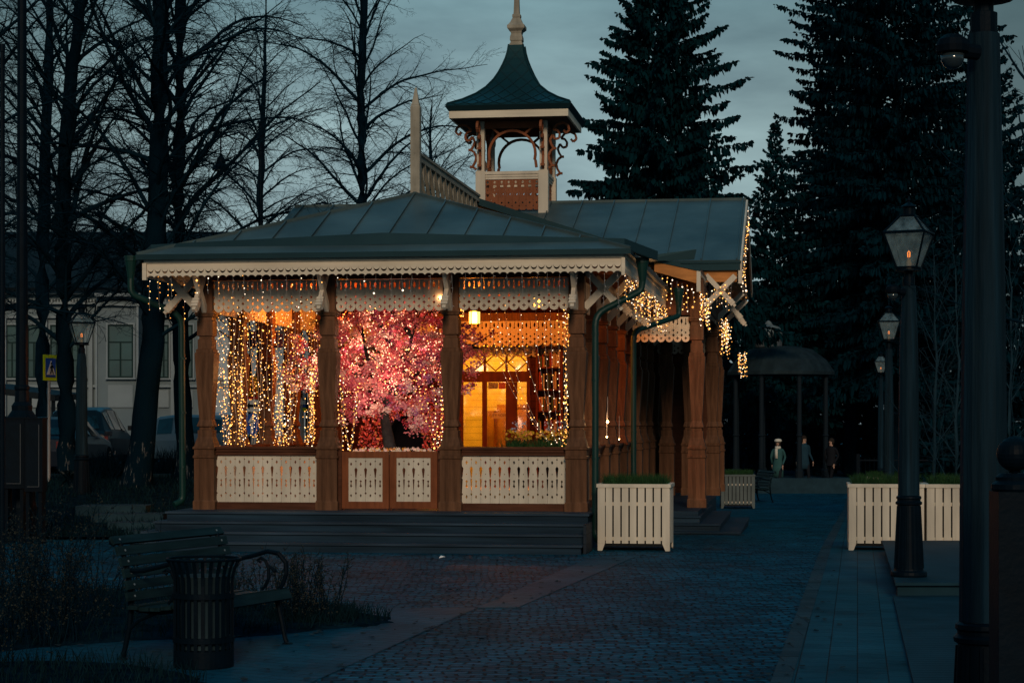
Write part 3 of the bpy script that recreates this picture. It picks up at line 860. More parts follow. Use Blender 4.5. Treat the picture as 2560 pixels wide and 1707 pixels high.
b.build('gable_boarding', WOOD_O, pav)
# transverse wing roof behind
TL, TR_, TZ, TE, TV, TB = -7.47, 2.03, 6.34, 4.78, 8.95, 17.0
b = MB()
b.slab([(TL, TV, TE), (TR_, TV, TE), (TR_, 12.98, TZ), (TL, 12.98, TZ)], .06)
b.slab([(TR_, TB, TE), (TL, TB, TE), (TL, 12.98, TZ), (TR_, 12.98, TZ)], .06)
k = 0
u = TR_-.06
while u > TL:
    rib(b, (u, TV, TE), (u, 12.95, TZ)); u -= .66
rib(b, (TL, 12.98, TZ), (TR_, 12.98, TZ), .06, .05)
b.build('roof', ROOF, pav)
b = MB()
b.box(TL, TR_, TV-.03, TV+.02, TE-.19, TE-.03)
b.box(TL, TR_+.02, TV-.05, TV-.0301, TE-.06, TE-.02)
b.build('eave_edge', ROOF_D, pav)
b = MB(); b.box(TL+.1, TR_-.06, TV+.05, TV+.12, TE-.40, TE-.195); b.box(TL+.1, TR_-.06, TV+.12, TB-.1, TE-.25, TE-.20)
b.build('wing_soffit', WOOD_O, pav)
b = MB()
for v0_, v1_ in ((TV, 12.98), (TB, 12.98)):
    b.beam((TR_+.02, v0_, TE-.10), (TR_+.02, v1_, TZ-.10), .035, .20)
b.box(TR_-.03, TR_+.04, TV-.05, TV+.02, TE-.44, TE-.2)
b.build('bargeboard', CREAM, pav)
# gable wall of the wing
b = MB()
b.slab([(1.42, 9.6, 3.9), (1.42, 16.4, 3.9), (1.42, 16.4, TE-.1), (1.42, 12.98, TZ-.3), (1.42, 9.6, TE-.1)], .08)
b.slab([(-6.8, 9.6, 3.9), (-6.8, 16.4, 3.9), (-6.8, 16.4, TE-.1), (-6.8, 12.98, TZ-.3), (-6.8, 9.6, TE-.1)], .08)
b.box(-6.8, 1.42, 9.6, 9.7, 3.99, 4.66)
b.build('gable_wall', WALL_B, pav)
# side porch under the wing: small skirting roofs with fascias, columns, carved boards
for v0_, v1_ in ((6.85, 9.9), (14.6, 17.4)):
    b = MB(); b.slab([(.15, v0_-.06, 4.75), (.15, v1_, 4.75), (1.42, v1_, 4.46), (1.42, v0_-.06, 4.46)], -.05)
    b.build('side_porch_roof', ROOF_D, pav)
    b = MB(); b.slab([(.60, v0_, 4.62), (1.36, v0_, 4.42), (1.36, v0_, 4.20), (.60, v0_, 4.42)], .04); b.build('side_porch_gable', WOOD_O, pav)
    fascia_s(v0_, v1_, 1.36, 4.10)
    b = MB(); b.box(1.34, 1.41, v0_-.05, v0_-.001, 4.06, 4.43); b.build('fascia_end', CREAM, pav)
b = MB()     # gutter spout over the second downpipe
b.slab([(.30, 6.62, 4.58), (1.30, 6.80, 4.62), (1.34, 6.80, 4.80), (.28, 6.62, 4.66)], .03)
b.build('roof_gutter', ROOF_D, pav)
b = MB(); sp = [(.165*1.05,.25),(.165,.36),(.150,.40)]
prof2 = [(h*1.03, .25+(z-.505)*(3.66-.25)/(3.372-.505)) for h, z in cprof[:-2]]+[(.118, 3.665), (.118, 4.35)]
b.loft(prof2)
c1 = b.build('column', WOOD, pav, (1.30, 7.75, 0))
for v in (13.9, 16.5):
    c = c1.copy(); COL.objects.link(c); c.parent = pav; c.location = (1.30, v, 0)
lambrequin_f(.14, 1.17, 7.72, 3.22, zs=1.0); lambrequin_f(.14, 1.17, 13.9, 3.22)
b = MB(); b.box(.1, 1.2, 7.65, 7.85, 3.70, 4.3); b.box(1.2, 1.4, 7.8, 16.5, 3.80, 4.3)
b.build('lintel_beam', WOOD_D, pav)
for v in (9.0, 13.9, 16.5):
    bb = bracket(1.30, 0, 1, 0); bb.location = (0, v, .56)
b = MB(); b.box(.16, 1.40, 6.15, 13.5, -.8, .25); b.build('side_porch_floor', STEPM, pav)
for (uu, va, zt) in ((1.45, 6.02, .17), (1.80, 5.75, .05), (2.15, 5.45, -.07)):
    b = MB(); b.box(.27, uu, va, 11.0, zt-.03, zt); b.box(.27, uu-.02, va+.03, 11.0, zt-.5, zt-.031)
    b.build('side_step', STEPM, pav)

b = MB(); b.box(.0, 1.25, 16.7, 16.8, .2, 4.3); b.build('porch_end_wall', WOOD_D, pav)
for uu in (.35, .82): c = c1.copy(); COL.objects.link(c); c.parent = pav; c.location = (uu, 13.9, 0)
# main side wall with windows between the columns
b = MB()
b.box(-.22, -.10, 8.25, 24, .4, 1.30); b.box(-.22, -.10, 8.25, 24, 3.05, 4.3); b.box(-5.34, -5.2, 8.25, 24, .4, 4.3)
for k in range(5, 15): b.box(-.22, -.10, SP*k-.28, SP*k+.28, 1.30, 3.05)
b.build('side_wall', WALL_B, pav)
b = MB(); b.box(-.10, -.07, 8.4, 24, 3.08, 3.8)
b.build('wall_board_band', planks('cream_weatherboard', (0.55, 0.47, 0.38), .12, 'Z'), pav)
wf = None
for k in range(5, 14):
    v = SP*(k+.5)
    b = MB(); h = .54
    b.box(-.14, -.04, v-h, v-h+.09, 1.2, 3.1); b.box(-.14, -.04, v+h-.09, v+h, 1.2, 3.1)
    b.box(-.14, -.04, v-h, v+h, 3.1, 3.18); b.box(-.14, -.04, v-h, v+h, 1.12, 1.2); b.box(-.13, -.05, v-.03, v+.03, 1.2, 3.1); b.box(-.13, -.05, v-h, v+h, 2.62, 2.68)
    w_ = b.build('window', WOOD_D, pav)
    p = MB(); p.box(-.11, -.10, v-h+.08, v+h-.08, 1.2, 3.1); p.build('pane', GLASS_D, w_)
# rear parts of the eave on the side
fascia_s(17.6, 23.5, ER+.045, ZF)

# ---- back wall of the porch with door, transom, side panes and bookcase
VB = SP*5
def pb(px, py): u, _, z = PL(px, py, VB); return u, z
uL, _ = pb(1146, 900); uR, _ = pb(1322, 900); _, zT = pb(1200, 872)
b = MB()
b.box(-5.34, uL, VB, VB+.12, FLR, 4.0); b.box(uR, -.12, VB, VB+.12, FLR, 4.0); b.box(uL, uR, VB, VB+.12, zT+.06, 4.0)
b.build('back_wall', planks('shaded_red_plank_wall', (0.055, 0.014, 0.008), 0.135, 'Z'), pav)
b = MB()
DW = mat('dark_red_brown_joinery', (0.13, 0.035, 0.016), 0.45, var=.2, grain=.3, gscale=(16, 16, 2))
def bar(x0, y0, x1, y1, dv=0.0, t=.05):     # pixel rectangle on the wall plane
    (ua, za), (ub, zb) = pb(x0, y1), pb(x1, y0)
    b.box(ua, ub, VB-.02-dv, VB-.02-dv+t, za, zb)
yb = 1215
bar(1140, 872, 1326, 883); bar(1140, 883, 1158, yb); bar(1317, 883, 1326, yb); bar(1158, 928, 1317, 955)
for x in (1209, 1263.5): bar(x, 883, x+5.5, 928, -.004)
bar(1206, 955, 1217.5, yb, .01); bar(1265, 955, 1293, yb, .01); bar(1293, 1020, 1317, 1022.5, -.004)
def dline(x0, y0, x1, y1):
    (ua, za), (ub, zb) = pb(x0, y0), pb(x1, y1)
    b.beam((ua, VB-.005, za), (ub, VB-.005, zb), .02, .022, (0,1,0))
for x0, x1 in ((1158, 1209), (1215, 1263), (1270, 1317)):
    xm, ym = (x0+x1)/2, 905.5
    dline(x0, ym, xm, 884); dline(xm, 884, x1, ym); dline(x1, ym, xm, 927); dline(xm, 927, x0, ym)
dr = b.build('glazed_door', DW, pav)
b = MB(); (ua, za), (ub, zb) = pb(1150, yb), pb(1320, 880)
b.box(ua, ub, VB+.03, VB+.034, za, zb); b.build('pane', GLASS, dr)
# notice on the glass
(ua, za), (ub, zb) = pb(1230, 1046), pb(1264.5, 1031)
b = MB(); b.box(ua, ub, VB-.012, VB-.006, za, zb); nt = b.build('notice', mat('yellowed_paper', (.65, .5, .25), .7, var=.05), dr)
NOTICE = ((ua+ub)/2, VB-.014, (za+zb)/2, (zb-za)*.6, dr)
(ua, za), (ub, zb) = pb(1221, 972), pb(1264, 956)
b = MB(); b.box(ua, (ua+ub)/2+.02, VB-.012, VB-.006, za, zb); b.build('poster', mat('grey_poster', (.30, .25, .2), .7, var=.6, vscale=30), dr)
b = MB(); b.box((ua+ub)/2+.03, ub, VB-.012, VB-.006, za, zb); b.build('poster', mat('pink_poster', (.45, .12, .12), .7, var=.3, vscale=20), dr)
# lit room behind the door
b = MB(); r0, r1 = uL-.5, uR+.35
b.box(r0-.05, r1+.05, VB+2.4, VB+2.45, .45, 3.4); b.box(r0-.05, r0, VB+.13, VB+2.4, .45, 3.4); b.box(r1, r1+.05, VB+.13, VB+2.4, .45, 3.4)
b.box(r0, r1, VB+.13, VB+2.4, 3.35, 3.4); b.box(r0, r1, VB+.13, VB+2.4, .45, .5)
b.build('room', ROOMW, pav)
b = MB()
ua, za = pb(1190, 1215); ub, zb = pb(1262, 992)
b.box(ua+.1, ub+.35, VB+1.9, VB+2.1, .5, zb-.12); b.box(ua-.1, ua+.1, VB+1.5, VB+1.9, .5, 2.0)
b.build('room_cupboard', mat('orange_cupboard_wood', (.32, .12, .035), .5, var=.25, grain=.2, gscale=(2, 2, 12)), pav)
point_light('room_lamp_light', ((r0+r1)/2-.2, VB+.9, 3.1), (1.0, .47, .03), 230, .12, pav)

# ---- downpipes
def downpipe(funnel, pts, foot=True, sc_=1.0, rot=0):
    b = MB(); x, y, z = funnel
    pr = [(.045, -.32), (.048, -.30), (.085, -.05), (.092, -.045), (.092, 0), (.098, .005), (.098, .03)]
    b.loft([(h*sc_, z+q*sc_) for h, q in pr], x, y, 14, 0)
    f = b.build('funnel', PIPE, pav)
    b = MB(); P = [Vector((x, y, z-.30*sc_))]+[Vector(p) for p in pts]
    # round the bends
    out = [P[0]]
    for i in range(1, len(P)-1):
        a, c, d = P[i-1], P[i], P[i+1]
        r = min(.16, (c-a).length*.45, (d-c).length*.45)
        p0 = c+(a-c).normalized()*r; p1 = c+(d-c).normalized()*r
        for t in (0, .25, .5, .75, 1): out.append(p0*(1-t)**2+c*2*t*(1-t)+p1*t*t)
    out.append(P[-1])
    b.tube(out, .048*sc_, 12)
    dp = b.build('downpipe', PIPE, pav, smooth=False)
    b = MB(); q = P[-2] if foot else P[-1]
    zt = P[2].z if len(P) > 2 else 3
    xx, yy = P[3].x if len(P) > 3 else x, P[3].y if len(P) > 3 else y
    return f, dp
def dcollars(x, y, zs):
    b = MB()
    for z in zs: b.loft([(.054, z), (.054, z+.025)], x, y, 12, 0)
    b.build('pipe_collar', PIPE, pav)
fu, _, fz = PL(1606, 650, .05); pu, _, _ = PL(1488, 1000, -.25)
tz = PL(1598, 730, 0)[2]; bz = PL(1500, 785, -.25)[2]
downpipe((fu, .05, fz), [(fu-.02, .05, tz+.02), (pu, -.25, bz), (pu, -.25, .16), (pu+.12, -.42, .06)])
dcollars(pu, -.25, (3.0, 2.35, 1.25, .75))
fu, _, fz = PL(1697, 724, 6.4); pu, _, _ = PL(1584, 1000, 5.4)
tz = PL(1690, 790, 6.4)[2]; bz = PL(1590, 828, 5.4)[2]
downpipe((fu, 6.4, fz), [(fu, 6.4, tz), (pu, 5.4, bz), (pu, 5.4, .10), (pu+.1, 5.3, .04)])
dcollars(pu, 5.4, (2.6, 1.6, .9))
fu, _, fz = PL(327, 645, -.1); pu, _, _ = PL(457, 1000, .2)
tz = PL(327, 735, -.1)[2]; bz = PL(455, 790, .2)[2]
downpipe((fu, -.1, fz), [(fu, -.1, tz), (pu-.02, .2, bz), (pu, .2, .62), (pu-.1, .1, .56)])
dcollars(pu, .2, (2.7, 1.9, 1.1))

# ---- open belfry
TU, T0, T1, TH_ = UC, 12.3, 13.7, .70
bel = empty('belfry', (0, 0, 0)); bel.parent = pav
b = MB()
BP = [(TU-TH_+.05, T0+.05), (TU+TH_-.05, T0+.05), (TU-TH_+.05, T1-.05), (TU+TH_-.05, T1-.05)]
for (x, y) in BP:
    b = MB(); w_ = .10
    b.box(x-w_, x+w_, y-w_, y+w_, 5.5, 6.93); b.box(x-.078, x+.078, y-.078, y+.078, 6.93, 7.95)
    b.build('post', CREAM, bel)
# turned brown slats in front of the posts and fretwork brackets
BRN = mat('brown_fretwork', (0.22, 0.075, 0.035), .55, var=.2, vscale=3)
def scroll(b, o, d, z):
    """carved bracket going out along d from post point o"""
    o = Vector(o); d = Vector(d); pr = Vector((d.y, -d.x, 0))
    def P(x, y): return o+d*x+Vector((0, 0, z+y))
    path = [(.02, -.95), (.10, -.90), (.04, -.80), (.02, -.70), (.06, -.60), (.13, -.55), (.08, -.47), (.05, -.38), (.10, -.28), (.16, -.36), (.24, -.34), (.25, -.25), (.20, -.18), (.12, -.16), (.20, -.06), (.32, -.03), (.42, -.08), (.45, -.18), (.38, -.24), (.33, -.18)]
    for a, c in zip(path[:-1], path[1:]):
        b.beam(P(*a), P(*c), .045, .05, pr)
    for q in ((.10, -.90), (.13, -.55)): b.beam(P(q[0]-.03, q[1]), P(q[0]+.05, q[1]), .045, .08, pr)
b = MB()
for (x, y), dirs in zip(BP, (((-1,0),(0,-1)), ((1,0),(0,-1)), ((-1,0),(0,1)), ((1,0),(0,1)))):
    for dx, dy in dirs: b = MB(); scroll(b, (x+dx*.08, y+dy*.08, 0), (dx, dy, 0), 7.93); b.build('scroll_bracket', BRN, bel)
# arches between the posts
def arch(b, p, q, z0, r, zc):
    p, q = Vector(p), Vector(q); m = (p+q)/2; d = (q-p).normalized(); pr = Vector((d.y, -d.x, 0))
    L = (q-p).length/2
    prev = None
    for i in range(17):
        a = radians(-15+210*i/16)
        c = m+d*(cos(a)*r)+Vector((0,0,zc+sin(a)*r))
        if prev is not None: b.beam(prev, c, .05, .075, pr)
        prev = c
    for s_ in (-1, 1):      # foot of the arch and spandrel pieces
        b.beam(m+d*s_*(r-.0)+Vector((0,0,zc-.13)), m+d*s_*(r+.02)+Vector((0,0,7.0)), .05, .07, pr)
        b.beam(m+d*s_*r*.55+Vector((0,0,zc+r*.86)), m+d*s_*(L-.02)+Vector((0,0,7.93)), .045, .06, pr)
    b.beam(m-d*L+Vector((0,0,7.88)), m+d*L+Vector((0,0,7.88)), .05, .14)
b = MB(); e_ = TH_-.05
for p, q in (((TU-e_+.08, T0+.04, 0), (TU+e_-.08, T0+.04, 0)), ((TU-e_+.08, T1-.04, 0), (TU+e_-.08, T1-.04, 0)), ((TU-e_, T0+.12, 0), (TU-e_, T1-.12, 0)), ((TU+e_, T0+.12, 0), (TU+e_, T1-.12, 0))):
    arch(b, p, q, 0, .48, 7.28)
b.build('arch', BRN, bel)
# parapet rails and fretted panels
def tow_unit(P):
    k = K1*1.0; h = P/k/2
    o = mirror([(0, 0), (h-12, 0), (h-1, 14), (h-1, 36), (h-8, 44), (h-1, 52), (h-1, 98), (h-7, 105), (h-1, 112), (h-1, 330)])
    dia = [(0, 66), (12, 78), (0, 90), (-12, 78)]
    tul = mirror([(0, 140), (10, 148), (24, 186), (8, 168), (0, 176)])
    dot = [(0, 206), (8, 214), (0, 222), (-8, 214)]
    sq_ = mirror([(0, 236), (16, 240), (18, 262), (10, 270), (0, 268)])
    circ = [(cos(a*pi/4)*13, 298+sin(a*pi/4)*15) for a in range(8)]
    return sc(o, k), [sc(dia, k), sc(tul, k), sc(dot, k), sc(sq_, k), sc(circ, k)]
b = MB()
boards(b, tow_unit, 1.16, .145, lambda x, z, s: (TU-.58+x, T0+.02+s, 6.13+z), .02)
boards(b, tow_unit, 1.16, .145, lambda x, z, s: (TU-.58+x, T1-.04+s, 6.13+z), .02)
boards(b, tow_unit, 1.16, .145, lambda x, z, s: (TU-.66+s, T0+.12+x, 6.13+z), .02)
boards(b, tow_unit, 1.16, .145, lambda x, z, s: (TU+.64+s, T0+.12+x, 6.13+z), .02)
fix_normals(b.build('parapet_panel', BRN, bel))
b = MB()
for z0_, z1_, w_ in ((6.76, 6.81, .03), (6.81, 6.86, .045), (6.86, 6.92, .065)):
    b.box(TU-.60, TU+.60, T0+.03-w_, T0+.03+w_, z0_, z1_); b.box(TU-.60, TU+.60, T1-.03-w_, T1-.03+w_, z0_, z1_)
    b.box(TU-.65-w_, TU-.65+w_, T0+.10, T1-.10, z0_, z1_); b.box(TU+.65-w_, TU+.65+w_, T0+.10, T1-.10, z0_, z1_)
b.build('parapet_rail', CREAM, bel)
TM = (T0+T1)/2
b = MB()
b.box(TU-1.18, TU+1.18, TM-1.18, TM+1.18, 7.96, 7.985)
b.build('tower_soffit', WOOD_D, bel)
b = MB()
for s_ in (-1, 1):
    b.box(TU-1.22, TU+1.22, TM+s_*1.20-.02, TM+s_*1.20+.02, 7.955, 8.10); b.box(TU+s_*1.20-.02, TU+s_*1.20+.02, TM-1.18, TM+1.18, 7.955, 8.10)
b.build('tower_fascia', CREAM_H, bel)
b = MB()
b.loft([(1.23, 8.101), (1.30, 8.20), (1.27, 8.205)], TU, TM)
b.build('tower_eave_edge', ROOF_D, bel)
tp = [(1.27, 8.205), (1.24, 8.25), (.98, 8.37), (.74, 8.52), (.56, 8.68), (.42, 8.86), (.33, 9.02), (.255, 9.19), (.20, 9.34), (.165, 9.48), (.145, 9.62)]
b = MB(); b.loft(tp, TU, TM)
b.build('tower_roof', ROOF_T, bel)
# diamond seams over the curved roof
def tr_at(z):
    for (h0, z0_), (h1, z1_) in zip(tp[:-1], tp[1:]):
        if z0_ <= z <= z1_: return h0+(h1-h0)*(z-z0_)/(z1_-z0_)
    return tp[-1][0]
b = MB()
for f in range(4):
    ang = f*pi/2; dx, dy = sin(ang), -cos(ang); tx, ty = cos(ang), sin(ang)
    def S(t, s):     # t height 0..1, s across
        # arc-like parameter so that diamonds stay even
        z = 8.22+(9.60-8.22)*(t**1.35); h = tr_at(z)
        return Vector((TU+dx*(h+.006)+tx*s, TM+dy*(h+.006)+ty*s, z+.004)), h
    for sg in (-1, 1):
        for k in range(-9, 10):
            prev = None
            for i in range(60):
                t = i/59
                # arc length down the slope measured from the top
                z = 8.22+(9.60-8.22)*(t**1.35); h = tr_at(z)
                s = k*.30+sg*t*1.5-sg*.75
                if abs(s) <= h: 
                    p, _ = S(t, s)
                    if prev is not None: b.tube([prev, p], .009, 3, False)
                    prev = p
                else: prev = None
b.build('tower_roof_seams', ROOF_D, bel)
b = MB()
for sx_, sy_ in ((-1,-1),(1,-1),(-1,1),(1,1)):
    b.tube([(TU+sx_*(h+.005), TM+sy_*(h+.005), z+.01) for h, z in tp], .018, 6)
b.build('tower_hip_seam', ROOF_T, bel)
b = MB()
b.loft([(.135,9.60),(.135,9.66),(.118,9.665),(.115,9.70),(.13,9.72),(.125,9.80),(.105,9.86),(.12,9.91),(.17,9.955),(.18,9.97),(.18,10.03),(.165,10.04),(.12,10.10),(.09,10.17),(.075,10.20),(.085,10.21),(.085,10.26),(.062,10.28),(.058,10.35),(.028,11.3),(.022,11.9)], TU, TM)
b.build('spire', CREAM_DIM, bel)

# ================================================================== street furniture
def text_mesh(body, size, m, parent, loc, rot=(pi/2, 0, 0), name='lettering', ext=.002):
    c = bpy.data.curves.new(name, 'FONT'); c.body = body; c.size = size; c.align_x = 'CENTER'; c.align_y = 'CENTER'; c.extrude = ext
    t = bpy.data.objects.new('tmp', c); COL.objects.link(t)
    dg = bpy.context.evaluated_depsgraph_get()
    me = bpy.data.meshes.new_from_object(t.evaluated_get(dg)); bpy.data.objects.remove(t); bpy.data.curves.remove(c)
    me.name = name; me.materials.clear(); me.materials.append(m)
    o = bpy.data.objects.new(name, me); COL.objects.link(o); o.parent = parent; o.location = loc; o.rotation_euler = rot
    return o
text_mesh('CITY ЧОЙС', NOTICE[3], DW, NOTICE[4], NOTICE[:3], name='notice_lettering', ext=.001)
FILA = mat('glowing_filament', (1, .4, .1), .4, var=0, emit=(1.0, .26, .04), estr=1.6)
def lamp(X, Y, z0, zw, rz, label, name='lamp_post', iron_post=False):
    """zw: height of the widest line of the lantern"""
    r = empty(name, (X, Y, z0), rz)
    tag(r, label, 'lamp post', 'gas lantern lamp posts')
    h = zw-z0
    b = MB()
    b.loft([(.185,0),(.19,.02),(.185,.05),(.155,.065),(.150,.08),(.118,.74),(.135,.75),(.138,.77),(.12,.785),(.12,.80),(.13,.81),(.128,.83),(.112,.84)], 0, 0, 24, 0)
    for k in range(12):
        a = 2*pi*k/12; b.tube([(cos(a)*.149, sin(a)*.149, .09), (cos(a)*.118, sin(a)*.118, .73)], .011, 5)
    b.build('base', IRON, r)
    b = MB(); b.loft([(.112,.842),(.106,1.6),(.097,2.4),(.072,h-.55)], 0, 0, 12, .1)
    b.build('post', POSTW, r)
    b = MB()
    b.loft([(.062,h-.56),(.062,h-.455),(.045,h-.45),(.045,h-.40),(.135,h-.395),(.135,h-.375)], 0, 0, 16, .2)
    b.build('collar', IRON, r)
    b = MB(); wb, wt = .105, .213
    for i in range(4):
        a0, a1 = pi/4+i*pi/2, pi/4+(i+1)*pi/2
        q = sqrt(2)
        P0 = Vector((cos(a0)*wb*q, sin(a0)*wb*q, h-.36)); P1 = Vector((cos(a0)*wt*q, sin(a0)*wt*q, h)); Q0 = Vector((cos(a1)*wb*q, sin(a1)*wb*q, h-.36)); Q1 = Vector((cos(a1)*wt*q, sin(a1)*wt*q, h))
        R0 = Vector((cos(a0)*.075*q, sin(a0)*.075*q, h+.175)); R1 = Vector((cos(a1)*.075*q, sin(a1)*.075*q, h+.175))
        b.tube([P0, P1], .011, 5); b.tube([P1, Q1], .014, 5); b.tube([P0, Q0], .012, 5); b.tube([P1, R0], .012, 5); b.tube([R0, R1], .012, 5)
    b.loft([(.078,h+.165),(.08,h+.19),(.058,h+.195),(.058,h+.265),(.085,h+.27),(.078,h+.28),(.02,h+.315),(.012,h+.33),(.02,h+.34),(.004,h+.385)], 0, 0, 14, 0)
    b.build('lantern_frame', IRON, r)
    b = MB(); b.loft([(wb-.004,h-.358),(wt-.006,h-.008)], 0, 0)
    gl = b.build('lantern_glass', LGLASS, r)
    b = MB(); b.add([(cos(pi/4+i*pi/2)*(wt-.008)*sqrt(2), sin(pi/4+i*pi/2)*(wt-.008)*sqrt(2), h+.006) for i in range(4)]+[(cos(pi/4+i*pi/2)*.074*sqrt(2), sin(pi/4+i*pi/2)*.074*sqrt(2), h+.170) for i in range(4)], [(i, (i+1) % 4, 4+(i+1) % 4, 4+i) for i in range(4)])
    b.build('roof_glass', LGLASS, r)
    b = MB(); b.loft([(.028,h-.372),(.030,h-.30),(.022,h-.295),(.022,h-.27)], 0, 0, 12, 0); hol = b.build('lamp_holder', mat('aged_brass', (.25,.20,.14), .5), r)
    b = MB(); b.loft([(.018,h-.268),(.036,h-.235),(.040,h-.205),(.032,h-.175),(.012,h-.155)], 0, 0, 14, 0); b.build('bulb', clear_glass('bulb_glass', (.95,.95,.95), .12), r)
    b = MB(); b.tube([(-.010,0,h-.25),(-.012,0,h-.20),(0,0,h-.185),(.012,0,h-.20),(.010,0,h-.25)], .0055, 5); b.build('filament', FILA, r)
    return r
l0 = lamp(2.17, 9.2, 0.0, 4.09, radians(-18), 'nearest and largest timber lamp post, cut by the top and right of the photo')
lamp((2272-1280)/F*20.8, 20.8, .165, .165+3.585-.02, radians(-25), 'timber lamp post with clear lantern on the raised terrace landing')
lamp((2222-1280)/F*40, 40, gz(7.5, 40), 3.79, radians(-8), 'timber lamp post further back, its lantern partly behind a closer post')
lamp((2202-1280)/F*66, 66, gz(12, 66), 3.80, radians(-8), 'farthest lamp post of the row on the right, lantern half hidden')
lamp((204-1280)/F*36, 36, gz(-7.75, 36)-.12, 3.56, radians(20), 'lamp post with lantern on the grass bank beside the whitewashed trunks')

def dome_cam(X, Y, z, s, side, label):
    r = empty('security_camera', (X, Y, z)); tag(r, label, 'camera', 'dome cameras on lamp posts')
    b = MB(); b.tube([(.10*s*-side*0, .02, 0), (side*.16*s, -.02, .01*s)], .05*s, 10); b.loft([(.05*s,-.02*s),(.10*s,-.01*s),(.105*s,.03*s),(.09*s,.07*s),(.05*s,.10*s)], side*.17*s, -.02, 16, 0)
    b.build('housing', BLACK, r)
    b = MB(); b.loft([(.02*s,-.115*s),(.055*s,-.095*s),(.072*s,-.06*s),(.075*s,-.021*s)], side*.17*s, -.02, 16, 0); b.build('dome', mat('smoked_dome', (.02,.03,.035), .05, var=0, spec=1.0), r, smooth=True)
    return r
dome_cam((2440-1280)/F*9.1, 9.05, EYE+(HZ-135)/F*9.1, .72, -1, 'black dome camera fixed to the nearest large lamp post')
dome_cam((2262-1280)/F*20.7, 20.7, EYE+(HZ-730)/F*20.7, .75, -1, 'small black dome camera on the lamp post above the landing')

# slatted planters
def planter(X, Y, w, d, rz, label, h=.92, grasslabel=None, pm=None):
    pm = pm or CREAM
    z0 = gz(X, Y)
    r = empty('slatted_planter', (X, Y, z0), rz); tag(r, label, 'planter', 'white slatted planters')
    b = MB(); n = 9; t = .11
    sw = (w-2*.0)/n
    for i in range(n):
        x0 = -w/2+i*sw+.006; lo = .10
        if i in (0, n-1): lo = 0.0
        for yy in (-d/2, d/2-.022):
            if i == 0: b.hexa([(x0,yy,0),(x0+sw*.55,yy,0),(x0+sw*.55,yy+.022,0),(x0,yy+.022,0)], [(x0,yy,.10),(x0+sw-.012,yy,.10),(x0+sw-.012,yy+.022,.10),(x0,yy+.022,.10)]); b.box(x0, x0+sw-.012, yy, yy+.022, .101, h-.05)
            elif i == n-1: b.hexa([(x0+sw*.4,yy,0),(x0+sw-.012,yy,0),(x0+sw-.012,yy+.022,0),(x0+sw*.4,yy+.022,0)], [(x0,yy,.10),(x0+sw-.012,yy,.10),(x0+sw-.012,yy+.022,.10),(x0,yy+.022,.10)]); b.box(x0, x0+sw-.012, yy, yy+.022, .101, h-.05)
            else: b.box(x0, x0+sw-.022, yy, yy+.022, lo, h-.05)
    m_ = max(5, int(d/.12))
    for i in range(m_):
        y0 = -d/2+.03+i*(d-.06)/m_
        for xx in (-w/2, w/2-.022): b.box(xx-.001, xx+.021, y0, y0+(d-.06)/m_-.018, .10 if 0 < i < m_-1 else 0, h-.05)
    b.build('slats', pm, r)
    b = MB(); b.box(-w/2-.012, w/2+.012, -d/2-.012, -d/2+.045, h-.049, h); b.box(-w/2-.012, w/2+.012, d/2-.045, d/2+.012, h-.049, h)
    b.box(-w/2-.012, -w/2+.045, -d/2+.046, d/2-.046, h-.049, h-.001); b.box(w/2-.045, w/2+.012, -d/2+.046, d/2-.046, h-.049, h-.001)
    b.build('top_rim', pm, r)
    b = MB(); b.box(-w/2+.03, w/2-.03, -d/2+.03, d/2-.03, .06, h-.07); lin = b.build('liner', mat('dark_planter_liner', (.015,.016,.017), .8), r)
    b = MB(); 
    for z in (.14, .62): b.box(-w/2+.02, w/2-.02, -d/2+.0225, -d/2+.0285, z, z+.05)
    b.build('batten', CREAM, r)
    pts = [(random.uniform(-w/2+.06, w/2-.06), random.uniform(-d/2+.06, d/2-.06), h-.08) for _ in range(2600)]
    gr = blades('tufted_grass', pts, GRASS_G, .12, .26, .007, .7)
    gr.location = (X, Y, z0); gr.rotation_euler = (0, 0, rz)
    tag(gr, grasslabel or 'clump of green grass growing in the '+label, 'grass', 'grass growing in the planters')
    return r
pc = W(1590, 1376, 27.55)
planter((1590-1280)/F*28.0, 28.0, 1.0, .85, -TH, 'white slatted planter standing beside the downpipe and front steps', grasslabel='green grass filling the planter next to the pavilion steps')
planter((2213-1280)/F*28.0, 28.0, 1.03, .85, -.15, 'white slatted planter left of the pair behind the terrace lamp post', grasslabel='green grass in the planter behind the terrace lamp post, left one')
planter((2213-1280)/F*28.0+1.05, 27.85, 1.03, .85, -.15, 'white slatted planter right of the pair, partly behind the nearest post', grasslabel='green grass in the planter right of the pair behind the terrace lamp')
planter((1843-1280)/F*54.8, 54.8, .92, .85, -.06, 'distant grey looking slatted planter beyond the side steps', grasslabel='low dark grass in the distant planter beyond the side steps', pm=mat('shade_grey_paint', (.10,.12,.12), .7, var=.15))  # planter darkened to grey: shade from the spruces is put into its colour
planter(8.4, 44.5, 1.03, .8, -.16, 'far white planter just above the left planter of the pair', grasslabel='grass in the far planter, left of the lamp post')
planter(9.7, 42.5, 1.03, .8, -.16, 'far white planter seen over the right planter of the pair', grasslabel='grass in the far planter, right of the lamp post')

